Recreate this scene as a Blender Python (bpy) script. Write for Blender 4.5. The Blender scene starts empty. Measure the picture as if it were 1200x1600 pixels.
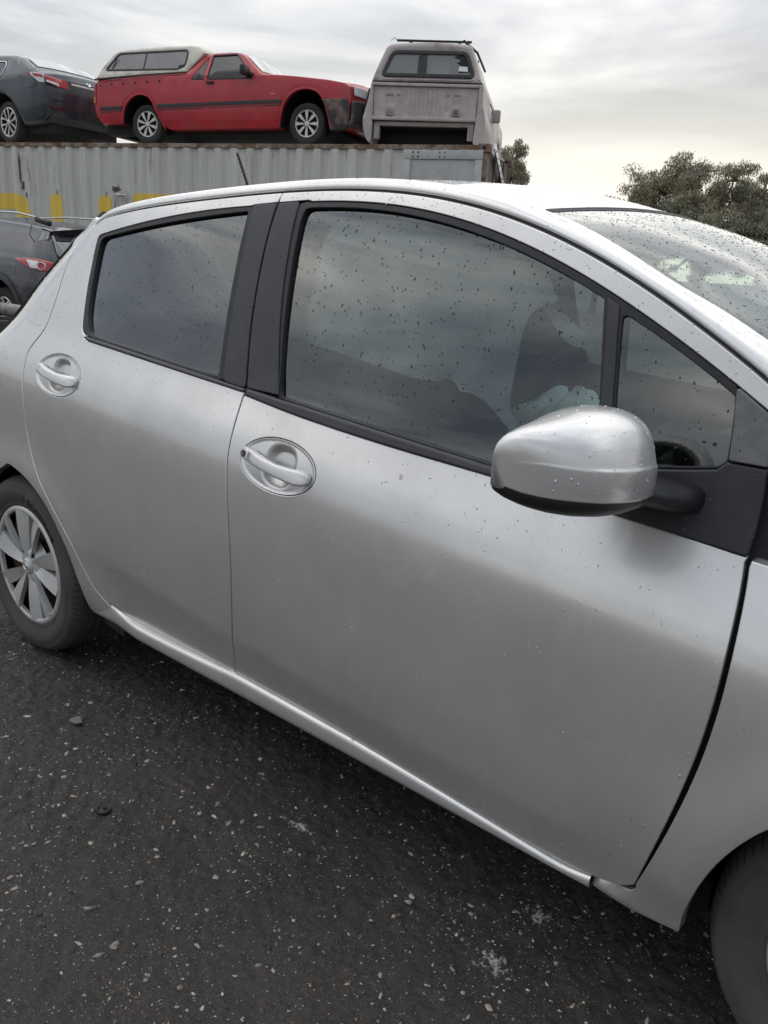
import bpy, bmesh, math, random
import numpy as np
from mathutils import Vector, Matrix
from mathutils.geometry import delaunay_2d_cdt

random.seed(7); RNG = np.random.default_rng(11)
scene = bpy.context.scene
col = scene.collection

# ---------------------------------------------------------------- camera
CAM = (2.45597, -1.173187, 1.308576); YAW, PITCH, ROLL, FPX = .677445, .297807, .0533485, 1258.571
cf = Vector((-math.sin(YAW)*math.cos(PITCH), math.cos(YAW)*math.cos(PITCH), -math.sin(PITCH)))
cr = Vector((math.cos(YAW), math.sin(YAW), 0)); cu = cr.cross(cf)
cr2 = cr*math.cos(ROLL)+cu*math.sin(ROLL); cu2 = cu*math.cos(ROLL)-cr*math.sin(ROLL)
camd = bpy.data.cameras.new('camera'); cam = bpy.data.objects.new('camera', camd); col.objects.link(cam)
M = Matrix((cr2, cu2, -cf)).transposed().to_4x4(); M.translation = CAM
cam.matrix_world = M
camd.sensor_fit = 'VERTICAL'; camd.sensor_height = 36; camd.lens = FPX/1600*36
camd.clip_start = .05; camd.clip_end = 3000
scene.camera = cam

# ---------------------------------------------------------------- exposure
scene.view_settings.view_transform = 'Standard'; scene.view_settings.look = 'None'
scene.view_settings.exposure = 0.50; scene.view_settings.gamma = 1; scene.view_settings.use_curve_mapping = False
scene.cycles.max_bounces = 10; scene.cycles.transparent_max_bounces = 24
scene.cycles.glossy_bounces = 5; scene.cycles.transmission_bounces = 8; scene.cycles.diffuse_bounces = 3
scene.cycles.caustics_reflective = False; scene.cycles.caustics_refractive = False

# ---------------------------------------------------------------- sky: overcast, brighter overhead, streaky cloud
SUN_AZ = math.radians(-24); SUN_EL = math.radians(32)
world = bpy.data.worlds.new('World'); scene.world = world; world.use_nodes = True
wt = world.node_tree; wt.nodes.clear()
class NT:
    def __init__(s, tree): s.t = tree
    def n(s, typ, **kw):
        nd = s.t.nodes.new(typ)
        for k, v in kw.items():
            if k.startswith('i_'):
                key = k[2:]; nd.inputs[int(key) if key.isdigit() else key.replace('_', ' ')].default_value = v
            else: setattr(nd, k, v)
        return nd
    def l(s, a, b): s.t.links.new(a, b)
    def math(s, op, a, b=None, c=None, clamp=False):
        nd = s.t.nodes.new('ShaderNodeMath'); nd.operation = op; nd.use_clamp = clamp
        for i, v in enumerate((a, b, c)):
            if v is None: continue
            if isinstance(v, (int, float)): nd.inputs[i].default_value = v
            else: s.t.links.new(v, nd.inputs[i])
        return nd.outputs[0]
    def mix(s, f, a, b, blend='MIX'):
        nd = s.t.nodes.new('ShaderNodeMix'); nd.data_type = 'RGBA'; nd.blend_type = blend; nd.clamp_factor = True
        for sock, v in ((nd.inputs[0], f), (nd.inputs[6], a), (nd.inputs[7], b)):
            if isinstance(v, (int, float)): sock.default_value = v
            elif isinstance(v, tuple): sock.default_value = v if len(v) == 4 else (*v, 1)
            else: s.t.links.new(v, sock)
        return nd.outputs[2]
    def ramp(s, f, stops, interp='LINEAR'):
        nd = s.t.nodes.new('ShaderNodeValToRGB'); cr = nd.color_ramp; cr.interpolation = interp
        while len(cr.elements) < len(stops): cr.elements.new(.5)
        for e, (p, c) in zip(cr.elements, stops):
            e.position = p; e.color = (c, c, c, 1) if isinstance(c, (int, float)) else (*c, 1)
        s.t.links.new(f, nd.inputs[0]); return nd.outputs[0]
W = NT(wt)
tc = W.n('ShaderNodeTexCoord'); sp = W.n('ShaderNodeSeparateXYZ'); W.l(tc.outputs['Generated'], sp.inputs[0])
zz = W.math('MAXIMUM', sp.outputs[2], 0.0)
den = W.math('ADD', zz, .17)
cmb = W.n('ShaderNodeCombineXYZ')
# cloud layer seen in perspective, streaks drawn out along one wind direction
ux = W.math('DIVIDE', sp.outputs[0], den); uy = W.math('DIVIDE', sp.outputs[1], den)
ca, sa = math.cos(YAW), math.sin(YAW)
W.l(W.math('ADD', W.math('MULTIPLY', ux, ca*.62), W.math('MULTIPLY', uy, sa*.62)), cmb.inputs[0])
W.l(W.math('SUBTRACT', W.math('MULTIPLY', uy, ca), W.math('MULTIPLY', ux, sa)), cmb.inputs[1])
n1 = W.n('ShaderNodeTexNoise', noise_dimensions='4D', i_W=3.3, i_Scale=1.05, i_Detail=6.0, i_Roughness=.52, i_Distortion=.5)
W.l(cmb.outputs[0], n1.inputs['Vector'])
n2 = W.n('ShaderNodeTexNoise', noise_dimensions='4D', i_W=8.1, i_Scale=.42, i_Detail=3.0, i_Roughness=.5)
W.l(cmb.outputs[0], n2.inputs['Vector'])
cm3 = W.n('ShaderNodeCombineXYZ'); W.l(W.math('MULTIPLY', sp.outputs[0], 2.3), cm3.inputs[0]); W.l(W.math('MULTIPLY', sp.outputs[1], 2.3), cm3.inputs[1]); W.l(W.math('MULTIPLY', sp.outputs[2], 11.0), cm3.inputs[2])
n3 = W.n('ShaderNodeTexNoise', noise_dimensions='4D', i_W=1.7, i_Scale=1.0, i_Detail=5.0, i_Roughness=.55, i_Distortion=.35)
W.l(cm3.outputs[0], n3.inputs['Vector'])
dens = W.math('ADD', W.math('ADD', W.math('MULTIPLY', n1.outputs[0], .32), W.math('MULTIPLY', n2.outputs[0], .18)), W.math('MULTIPLY', n3.outputs[0], .62))
cl = W.ramp(dens, [(.485, (.235, .27, .325)), (.57, (.45, .48, .535)), (.645, (.745, .75, .755)), (.74, (1.30, 1.27, 1.22))])
grad = W.math('ADD', W.math('MULTIPLY', zz, 1.20), .60)
clg = W.n('ShaderNodeVectorMath', operation='SCALE'); W.l(cl, clg.inputs[0]); W.l(grad, clg.inputs['Scale'])
# brighter, creamier low sky all the way round, most of all under the hidden sun
low = W.math('POWER', W.math('SUBTRACT', 1.0, W.math('MINIMUM', W.math('MULTIPLY', zz, 2.6), 1.0)), 2.0)
sdir = (math.sin(SUN_AZ), math.cos(SUN_AZ))
toward = W.math('ADD', W.math('MULTIPLY', W.math('ADD', W.math('MULTIPLY', sp.outputs[0], sdir[0]), W.math('MULTIPLY', sp.outputs[1], sdir[1])), .5), .5)
lowf = W.math('MULTIPLY', low, W.math('ADD', W.math('MULTIPLY', W.math('POWER', toward, 4.0), 1.0), .14))
skyc = W.mix(lowf, clg.outputs[0], (.98, .91, .75))
nish = W.n('ShaderNodeTexSky')
nish.sky_type = 'NISHITA'; nish.sun_disc = False; nish.sun_elevation = SUN_EL; nish.sun_rotation = SUN_AZ
sc10 = W.n('ShaderNodeVectorMath', operation='SCALE'); sc10.inputs['Scale'].default_value = 10.0; W.l(skyc, sc10.inputs[0])
tot = W.mix(.93, nish.outputs[0], sc10.outputs[0])
bg = W.n('ShaderNodeBackground'); bg.inputs['Strength'].default_value = .10; W.l(tot, bg.inputs['Color'])
wo = W.n('ShaderNodeOutputWorld'); W.l(bg.outputs[0], wo.inputs['Surface'])

sund = bpy.data.lights.new('sun', 'SUN'); sund.energy = .5; sund.angle = math.radians(80); sund.color = (1, .96, .88)
sun = bpy.data.objects.new('sun', sund); col.objects.link(sun)
sv = Vector((math.sin(SUN_AZ)*math.cos(SUN_EL), math.cos(SUN_AZ)*math.cos(SUN_EL), math.sin(SUN_EL)))
sun.rotation_euler = sv.to_track_quat('Z', 'Y').to_euler(); sun.location = (0, 0, 20)

# ---------------------------------------------------------------- materials
def mat(name, base=(.5, .5, .5), rough=.5, metal=0., coat=0., spec=.5, noise=None, bump=None, dirt=None, emit=None, trans=0., ior=1.45):
    """noise=(scale, amount) tone variation; bump=(scale, distance); dirt=(colour, scale, low, high)"""
    m = bpy.data.materials.new(name); m.use_nodes = True; t = NT(m.node_tree); b = m.node_tree.nodes['Principled BSDF']
    b.inputs['Base Color'].default_value = (*base, 1); b.inputs['Roughness'].default_value = rough; b.inputs['Metallic'].default_value = metal
    b.inputs['Coat Weight'].default_value = coat; b.inputs['Coat Roughness'].default_value = .05; b.inputs['Specular IOR Level'].default_value = spec
    b.inputs['Transmission Weight'].default_value = trans; b.inputs['IOR'].default_value = ior
    c = None; tcn = t.n('ShaderNodeTexCoord')
    if noise:
        nz = t.n('ShaderNodeTexNoise', i_Scale=noise[0], i_Detail=5.0, i_Roughness=.6); t.l(tcn.outputs['Object'], nz.inputs['Vector'])
        lo = tuple(v*(1-noise[1]) for v in base); hi = tuple(min(1, v*(1+noise[1])) for v in base)
        c = t.mix(t.ramp(nz.outputs[0], [(.3, 0.), (.7, 1.)]), lo, hi); t.l(c, b.inputs['Base Color'])
    if dirt:
        nz = t.n('ShaderNodeTexNoise', i_Scale=dirt[1], i_Detail=6.0, i_Roughness=.62); t.l(tcn.outputs['Object'], nz.inputs['Vector'])
        f = t.ramp(nz.outputs[0], [(dirt[2], 0.), (dirt[3], 1.)])
        c = t.mix(f, c if c is not None else base, dirt[0]); t.l(c, b.inputs['Base Color'])
        t.l(t.math('ADD', t.math('MULTIPLY', f, .3), rough, clamp=True), b.inputs['Roughness'])
        if metal: t.l(t.math('MULTIPLY', t.math('SUBTRACT', 1.0, f), metal), b.inputs['Metallic'])
    if bump:
        nz = t.n('ShaderNodeTexNoise', i_Scale=bump[0], i_Detail=4.0); t.l(tcn.outputs['Object'], nz.inputs['Vector'])
        bp = t.n('ShaderNodeBump', i_Strength=1.0, i_Distance=bump[1]); t.l(nz.outputs[0], bp.inputs['Height']); t.l(bp.outputs[0], b.inputs['Normal'])
    return m
def glass_mat(name, tint, gain=1.7, dust_haze=0.):
    m = bpy.data.materials.new(name); m.use_nodes = True; t = NT(m.node_tree); m.node_tree.nodes.clear()
    o = t.n('ShaderNodeOutputMaterial'); fr = t.n('ShaderNodeFresnel', i_IOR=1.5)
    tr = t.n('ShaderNodeBsdfTransparent'); tr.inputs[0].default_value = (*tint, 1)
    gl = t.n('ShaderNodeBsdfGlossy', i_Roughness=.0); gl.inputs[0].default_value = (.97, .99, .98, 1)
    mx = t.n('ShaderNodeMixShader'); t.l(t.math('MULTIPLY', fr.outputs[0], gain, clamp=True), mx.inputs[0])
    t.l(tr.outputs[0], mx.inputs[1]); t.l(gl.outputs[0], mx.inputs[2])
    out = mx.outputs[0]
    if dust_haze:  # pale diffuse mix over the glass; on the canopies it paints in sky light
        df = t.n('ShaderNodeBsdfDiffuse'); df.inputs[0].default_value = (.5, .49, .46, 1)
        m2 = t.n('ShaderNodeMixShader', i_0=dust_haze); t.l(out, m2.inputs[1]); t.l(df.outputs[0], m2.inputs[2]); out = m2.outputs[0]
    t.l(out, o.inputs['Surface']); return m
def paint_mat(name, base):
    """silver metallic: rough metal flake base under clear coat, faint orange peel, dust film and a few rubbed marks"""
    m = bpy.data.materials.new(name); m.use_nodes = True; t = NT(m.node_tree); b = m.node_tree.nodes['Principled BSDF']
    b.inputs['Metallic'].default_value = .60; b.inputs['Coat Weight'].default_value = .75; b.inputs['Coat Roughness'].default_value = .06
    tcn = t.n('ShaderNodeTexCoord')
    fl = t.n('ShaderNodeTexNoise', i_Scale=900.0, i_Detail=1.0); t.l(tcn.outputs['Object'], fl.inputs['Vector'])
    c = t.mix(fl.outputs[0], tuple(v*.97 for v in base), tuple(min(1, v*1.03) for v in base))
    dz = t.n('ShaderNodeTexNoise', i_Scale=3.1, i_Detail=7.0, i_Roughness=.65); t.l(tcn.outputs['Object'], dz.inputs['Vector'])
    f = t.ramp(dz.outputs[0], [(.42, 0.), (.80, .38)])
    c = t.mix(f, c, (.36, .35, .335)); t.l(c, b.inputs['Base Color'])
    # rubbed smears
    mp = t.n('ShaderNodeMapping'); mp.inputs['Scale'].default_value = (9, 9, 3.4); mp.inputs['Rotation'].default_value = (0, .5, 0); t.l(tcn.outputs['Object'], mp.inputs[0])
    sm = t.n('ShaderNodeTexNoise', i_Scale=1.0, i_Detail=3.0, i_Distortion=2.2); t.l(mp.outputs[0], sm.inputs['Vector'])
    rr = t.math('ADD', t.math('MULTIPLY', f, .25), t.math('ADD', t.math('MULTIPLY', t.ramp(sm.outputs[0], [(.64, 0.), (.74, 1.)]), .06), .27))
    t.l(rr, b.inputs['Roughness'])
    smf = t.ramp(sm.outputs[0], [(.60, 0.), (.72, 1.)])
    c = t.mix(t.math('MULTIPLY', smf, .22), c, (.80, .80, .79))
    for sc_, keep_, rad_c in ((34., .045, .20), (85., .022, .22)):
        v = t.n('ShaderNodeTexVoronoi', i_Scale=sc_); wn = t.n('ShaderNodeTexNoise', i_Scale=sc_*3, i_Detail=2.0); t.l(tcn.outputs['Object'], wn.inputs['Vector'])
        mx_ = t.n('ShaderNodeMix', data_type='VECTOR', i_0=.012*34/sc_); t.l(tcn.outputs['Object'], mx_.inputs[4]); t.l(wn.outputs['Color'], mx_.inputs[5]); t.l(mx_.outputs[1], v.inputs['Vector'])
        se = t.n('ShaderNodeSeparateColor'); t.l(v.outputs['Color'], se.inputs[0])
        fk = t.math('MULTIPLY', t.math('LESS_THAN', se.outputs[0], keep_), t.math('MULTIPLY', t.math('LESS_THAN', v.outputs['Distance'], t.math('MULTIPLY', se.outputs[1], rad_c)), .55))
        c = t.mix(fk, c, (.20, .185, .165))
    t.l(c, b.inputs['Base Color'])
    wv = t.n('ShaderNodeTexNoise', i_Scale=4.0, i_Detail=2.0); t.l(tcn.outputs['Object'], wv.inputs['Vector'])
    bp = t.n('ShaderNodeBump', i_Strength=1.0, i_Distance=.0022); t.l(wv.outputs[0], bp.inputs['Height']); t.l(bp.outputs[0], b.inputs['Normal'])
    return m
MT = {}
MT['silver'] = paint_mat('silver_paint', (.755, .74, .715))
MT['black_trim'] = mat('black_trim', (.022, .022, .024), .42, noise=(30, .25), bump=(350, .0002))
MT['garnish'] = mat('satin_garnish', (.040, .040, .044), .34, dirt=((.085, .083, .08), 7, .45, .8))
MT['rubber'] = mat('rubber', (.035, .034, .034), .62, noise=(18, .3))
MT['dark'] = mat('dark_cavity', (.010, .010, .012), .7)
MT['tyre'] = mat('tyre_rubber', (.030, .028, .026), .72, dirt=((.092, .081, .072), 4, .18, .62), bump=(160, .0006))
MT['tyre_print'] = mat('tyre_print', (.012, .0115, .011), .6)
MT['hubcap'] = mat('hubcap_silver', (.60, .595, .575), .40, metal=.35, dirt=((.26, .22, .18), 14, .52, .90))
MT['brake'] = mat('rusty_brake', (.11, .07, .05), .7, metal=.3, dirt=((.05, .04, .035), 10, .4, .7))
MT['glass'] = glass_mat('window_glass', (.53, .61, .585), 2.9)
MT['privacy'] = glass_mat('privacy_glass', (.035, .04, .045), 3.0)
MT['windshield'] = glass_mat('windshield_glass', (.62, .76, .72), 1.25)
MT['interior'] = mat('interior_plastic', (.016, .0165, .018), .6, bump=(300, .0004))
MT['seat'] = mat('seat_fabric', (.011, .0115, .013), .9, noise=(60, .3))
MT['pillar'] = mat('pillar_lining', (.05, .05, .05), .9)
MT['headlining'] = mat('headlining', (.22, .22, .215), .95)
MT['airbag'] = mat('airbag_fabric', (.82, .84, .82), .85, bump=(14, .012))
MT['bead_paint'] = mat('bead_on_silver', (.64, .64, .65), .10, metal=.5, coat=1., ior=1.33)
MT['bead'] = mat('bead_on_dark_glass', (.06, .065, .065), .05, ior=1.33)
MT['water'] = mat('rain_water', (1, 1, 1), .0, trans=1.0, ior=1.33)
MT['chrome'] = mat('chrome', (.75, .75, .76), .12, metal=1.)
MT['satin_metal'] = mat('satin_metal', (.55, .55, .55), .35, metal=.9)

# ---------------------------------------------------------------- object helpers
def link(name, me, material=None, parent=None, **props):
    o = bpy.data.objects.new(name, me); col.objects.link(o)
    if material is not None and me is not None and not me.materials: me.materials.append(material)
    if parent is not None:
        o.parent = parent
    for k, v in props.items(): o[k] = v
    return o
def thing(name, label, cat, loc=(0, 0, 0), rotz=0., group=None):
    o = bpy.data.objects.new(name, None); col.objects.link(o); o.empty_display_size = .2
    o.location = loc; o.rotation_euler = (0, 0, rotz); o['label'] = label; o['category'] = cat
    if group: o['group'] = group
    return o
def mk(name, V, F, smooth=True, normals=None):
    me = bpy.data.meshes.new(name); me.from_pydata([tuple(map(float, v)) for v in V], [], [tuple(map(int, f)) for f in F]); me.update()
    if smooth: me.polygons.foreach_set('use_smooth', np.ones(len(me.polygons), bool))
    if normals is not None: me.normals_split_custom_set_from_vertices([tuple(map(float, n)) for n in normals])
    return me
def bm_mesh(name, bm, smooth=False, sharp=None):
    bmesh.ops.recalc_face_normals(bm, faces=bm.faces)
    me = bpy.data.meshes.new(name); bm.to_mesh(me); bm.free()
    if smooth:
        me.polygons.foreach_set('use_smooth', np.ones(len(me.polygons), bool))
        if sharp: me.set_sharp_from_angle(angle=math.radians(sharp))
    return me
def box_bm(bm, c, s, bevel=0., rot=None, seg=2):
    r = bmesh.ops.create_cube(bm, size=1.0); vs = r['verts']
    for v in vs: v.co = Vector((v.co.x*s[0], v.co.y*s[1], v.co.z*s[2]))
    if bevel:
        es = list({e for v in vs for e in v.link_edges})
        rb = bmesh.ops.bevel(bm, geom=es, offset=bevel, segments=seg, affect='EDGES', profile=.6); vs = list({v for f in rb['faces'] for v in f.verts}|{v for v in vs if v.is_valid})
    for v in vs:
        p = v.co if rot is None else rot@v.co
        v.co = p+Vector(c)
    return vs
def box(name, c, s, material, parent=None, bevel=0., rot=None, **props):
    bm = bmesh.new(); box_bm(bm, c, s, bevel, rot); return link(name, bm_mesh(name, bm, bool(bevel), 40), material, parent, **props)
def grid_faces(nu, nv, closed_u=False, closed_v=False, flip=False, base=0):
    F = []
    for i in range(nu if closed_u else nu-1):
        for j in range(nv if closed_v else nv-1):
            a = i*nv+j; b = ((i+1) % nu)*nv+j; c = ((i+1) % nu)*nv+(j+1) % nv; d = i*nv+(j+1) % nv
            F.append((base+a, base+d, base+c, base+b) if flip else (base+a, base+b, base+c, base+d))
    return F
def tube(name, pts, rad, material, parent=None, n=10, cap=True, **props):
    """round bar along a polyline; rad number or list"""
    P = [Vector(p) for p in pts]; V = []; up = None
    for i, p in enumerate(P):
        t = (P[min(i+1, len(P)-1)]-P[max(i-1, 0)]).normalized()
        if up is None: up = Vector((0, 0, 1)) if abs(t.z) < .9 else Vector((1, 0, 0))
        a = t.cross(up).normalized(); b = a.cross(t).normalized(); up = b
        r = rad[i] if isinstance(rad, (list, tuple)) else rad
        V += [p+a*r*math.cos(2*math.pi*k/n)+b*r*math.sin(2*math.pi*k/n) for k in range(n)]
    F = grid_faces(len(P), n, closed_v=True)
    if cap: F += [tuple(range(n)), tuple(reversed(range((len(P)-1)*n, len(P)*n)))]
    me = mk(name, V, F); me.set_sharp_from_angle(angle=math.radians(50)); return link(name, me, material, parent, **props)
def lathe_mesh(name, prof, n=64, axis='y'):
    """profile of (radius, axial); revolved about the y axis"""
    V = []
    for i in range(n):
        a = 2*math.pi*i/n
        V += [(r*math.cos(a), y, r*math.sin(a)) for r, y in prof]
    me = mk(name, V, grid_faces(n, len(prof), closed_u=True)); me.set_sharp_from_angle(angle=math.radians(38)); return me

# ---- 2-D outline tools
def catmull(pts, n=8, closed=False):
    P = np.array(pts, float); m = len(P); out = []
    rng = range(m) if closed else range(m-1)
    for i in rng:
        p0 = P[(i-1) % m] if closed or i > 0 else 2*P[0]-P[1]; p1 = P[i]; p2 = P[(i+1) % m]
        p3 = P[(i+2) % m] if closed or i+2 < m else 2*P[-1]-P[-2]
        for k in range(n):
            t = k/n; out.append(.5*((2*p1)+(p2-p0)*t+(2*p0-5*p1+4*p2-p3)*t*t+(3*p1-p0-3*p2+p3)*t**3))
    if not closed: out.append(P[-1])
    return [tuple(v) for v in out]
def poly(coefs, a, b, n, swap=False):
    t = np.linspace(a, b, n); v = np.polyval(coefs, t)
    return [(float(q), float(w)) if not swap else (float(w), float(q)) for q, w in zip(t, v)]
def clean(pts, ds):
    """closed outline: drop doubled points, add points on long edges, make counter-clockwise"""
    P = [np.array(p, float) for p in pts]; Q = []
    for p in P:
        if not Q or np.linalg.norm(p-Q[-1]) > ds*.12: Q.append(p)
    if np.linalg.norm(Q[0]-Q[-1]) < ds*.12: Q.pop()
    R = []
    for i, a in enumerate(Q):
        b = Q[(i+1) % len(Q)]; k = max(1, int(math.ceil(np.linalg.norm(b-a)/ds)))
        R += [a+(b-a)*j/k for j in range(k)]
    R = np.array(R); x, y = R[:, 0], R[:, 1]
    if (x*np.roll(y, -1)-np.roll(x, -1)*y).sum() < 0: R = R[::-1]
    return R
def edge_normals(R):
    a = R-np.roll(R, 1, 0); b = np.roll(R, -1, 0)-R
    na = np.stack([a[:, 1], -a[:, 0]], 1); nb = np.stack([b[:, 1], -b[:, 0]], 1)
    na /= np.linalg.norm(na, axis=1, keepdims=True)+1e-12; nb /= np.linalg.norm(nb, axis=1, keepdims=True)+1e-12
    n = na+nb; L = np.linalg.norm(n, axis=1, keepdims=True); n = n/np.maximum(L, 1e-6)
    c = np.clip((n*na).sum(1, keepdims=True), .5, 1)
    return n/c
def inside(P, R):
    x, y = P[:, 0], P[:, 1]; r = np.zeros(len(P), bool); x1, y1 = R[:, 0], R[:, 1]; x2, y2 = np.roll(x1, -1), np.roll(y1, -1)
    for a, b, c, d in zip(x1, y1, x2, y2):
        if b == d: continue
        m = (b > y) != (d > y)
        r ^= m & (x < (c-a)*(y-b)/(d-b)+a)
    return r
def round_corners(pts, r, n=5):
    """replace every corner of a coarse polygon with an arc-like curve"""
    P = [np.array(p, float) for p in pts]; out = []; m = len(P); rr = r if isinstance(r, (list, tuple)) else [r]*m
    for i in range(m):
        a, b, c = P[i-1], P[i], P[(i+1) % m]; u = a-b; v = c-b; lu, lv = np.linalg.norm(u), np.linalg.norm(v)
        q = min(rr[i], lu*.48, lv*.48)
        if q < 1e-5: out.append(tuple(b)); continue
        s, e = b+u/lu*q, b+v/lv*q
        for k in range(n+1):
            t = k/n; out.append(tuple((1-t)**2*s+2*t*(1-t)*b+t*t*e))
    return out
def fill(R, holes, h):
    """triangles of an outline with holes and an even grid inside; returns points, triangles, and boundary index lists"""
    loops = [R]+list(holes); pts = []; edges = []; idx = []
    for L in loops:
        b = len(pts); n = len(L); pts += [tuple(p) for p in L]; edges += [(b+i, b+(i+1) % n) for i in range(n)]; idx.append(range(b, b+n))
    lo, hi = R.min(0), R.max(0)
    gx = np.arange(lo[0]+h*.5, hi[0], h); gz = np.arange(lo[1]+h*.5, hi[1], h)
    if len(gx) and len(gz):
        G = np.stack(np.meshgrid(gx, gz), -1).reshape(-1, 2); k = inside(G, R)
        for H in holes: k &= ~inside(G, H)
        G = G[k]; B = np.array(pts); keep = np.ones(len(G), bool)
        for s in range(0, len(G), 2000):
            d = ((G[s:s+2000, None, :]-B[None])**2).sum(-1).min(1); keep[s:s+2000] = d > (.62*h)**2
        pts += [tuple(p) for p in G[keep]]
    r = delaunay_2d_cdt([Vector(p) for p in pts], edges, [], 0, 1e-7, True)
    V = np.array([(v.x, v.y) for v in r[0]]); F = np.array([f for f in r[2] if len(f) == 3])
    omap = {}
    for i, src in enumerate(r[3]):
        for s in src: omap[s] = i
    C = V[F].mean(1); k = inside(C, R)
    for H in holes: k &= ~inside(C, H)
    return V, F[k], [[omap[i] for i in L] for L in idx]
# ---------------------------------------------------------------- side surface of the silver hatchback
# y (metres, inward positive) of the right-hand body side as a function of x (forward) and z (up)
class Spl:
    """natural cubic spline, linear beyond its ends"""
    def __init__(s, pts):
        a = np.array(pts, float); s.x = a[:, 0]; s.y = a[:, 1]
        n = len(s.x); h = np.diff(s.x); A = np.zeros((n, n)); b = np.zeros(n)
        A[0, 0] = A[-1, -1] = 1
        for i in range(1, n - 1):
            A[i, i-1] = h[i-1]; A[i, i] = 2*(h[i-1]+h[i]); A[i, i+1] = h[i]
            b[i] = 6*((s.y[i+1]-s.y[i])/h[i]-(s.y[i]-s.y[i-1])/h[i-1])
        s.m = np.linalg.solve(A, b)
    def __call__(s, v):
        v = np.asarray(v, float); c = np.clip(v, s.x[0], s.x[-1])
        i = np.clip(np.searchsorted(s.x, c)-1, 0, len(s.x)-2)
        h = s.x[i+1]-s.x[i]; a = (s.x[i+1]-c)/h; b = (c-s.x[i])/h
        r = a*s.y[i]+b*s.y[i+1]+((a**3-a)*s.m[i]+(b**3-b)*s.m[i+1])*h*h/6
        h0 = s.x[1]-s.x[0]; h1 = s.x[-1]-s.x[-2]
        d0 = (s.y[1]-s.y[0])/h0-h0*s.m[1]/6; d1 = (s.y[-1]-s.y[-2])/h1+h1*s.m[-2]/6
        return r+np.where(v < s.x[0], (v-s.x[0])*d0, 0)+np.where(v > s.x[-1], (v-s.x[-1])*d1, 0)
SIDE = Spl([(.14, .102), (.18, .086), (.205, .062), (.225, .044), (.245, .0345), (.27, .030), (.30, .0265), (.36, .0185), (.42, .011), (.5, .0035),
            (.6, 0), (.7, .0), (.76, .002), (.81, .0065), (.85, .0135), (.89, .0265), (.935, .0460), (.985, .068), (1.04, .0880),
            (1.12, .1125), (1.2, .1365), (1.3, .1665), (1.4, .1985), (1.44, .2145), (1.47, .232), (1.5, .260)])
SHEAR = Spl([(.1, 0), (.2, 0), (.28, .03), (.40, .074), (.55, .078), (.8, .078), (1.0, .080), (1.1, .068), (1.2, .035), (1.3, .008), (1.4, 0), (1.5, 0)])
REARX = Spl([(.3, -.50), (.6, -.47), (.85, -.42), (.96, -.305), (1.07, -.178), (1.2, -.082), (1.35, .075), (1.5, .20)])
def sstep(a, b, v):
    t = np.clip((v-a)/(b-a), 0, 1); return t*t*(3-2*t)
def zcan(x, z): return z+SHEAR(z)*np.clip(x-1.2, -1.6, 1.35)
def recess(x, z):
    k = .392-zcan(x, z); w = .012
    return (.17-.10*sstep(1.2, 1.95, x))*(k+np.sqrt(k*k+w*w))/2*sstep(.30, .52, x)*(1-sstep(1.98, 2.10, x))
def side_y(x, z, rec=True):
    x = np.asarray(x, float); z = np.asarray(z, float)
    y = SIDE(zcan(x, z))
    d = x-1.2
    y = y+np.where(d > 0, .006, .008)*d*d+.12*np.maximum(0, x-2.75)**2
    y = y+1.5*np.maximum(0, REARX(z)+.18-x)**2
    for xc in (0.0, 2.51):
        r = np.hypot(x-xc, z-.30)
        y = y-.014*np.exp(-((r-.33)/.075)**2)*sstep(.22, .36, z)
    if rec: y = y+recess(x, z)
    return y
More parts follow.
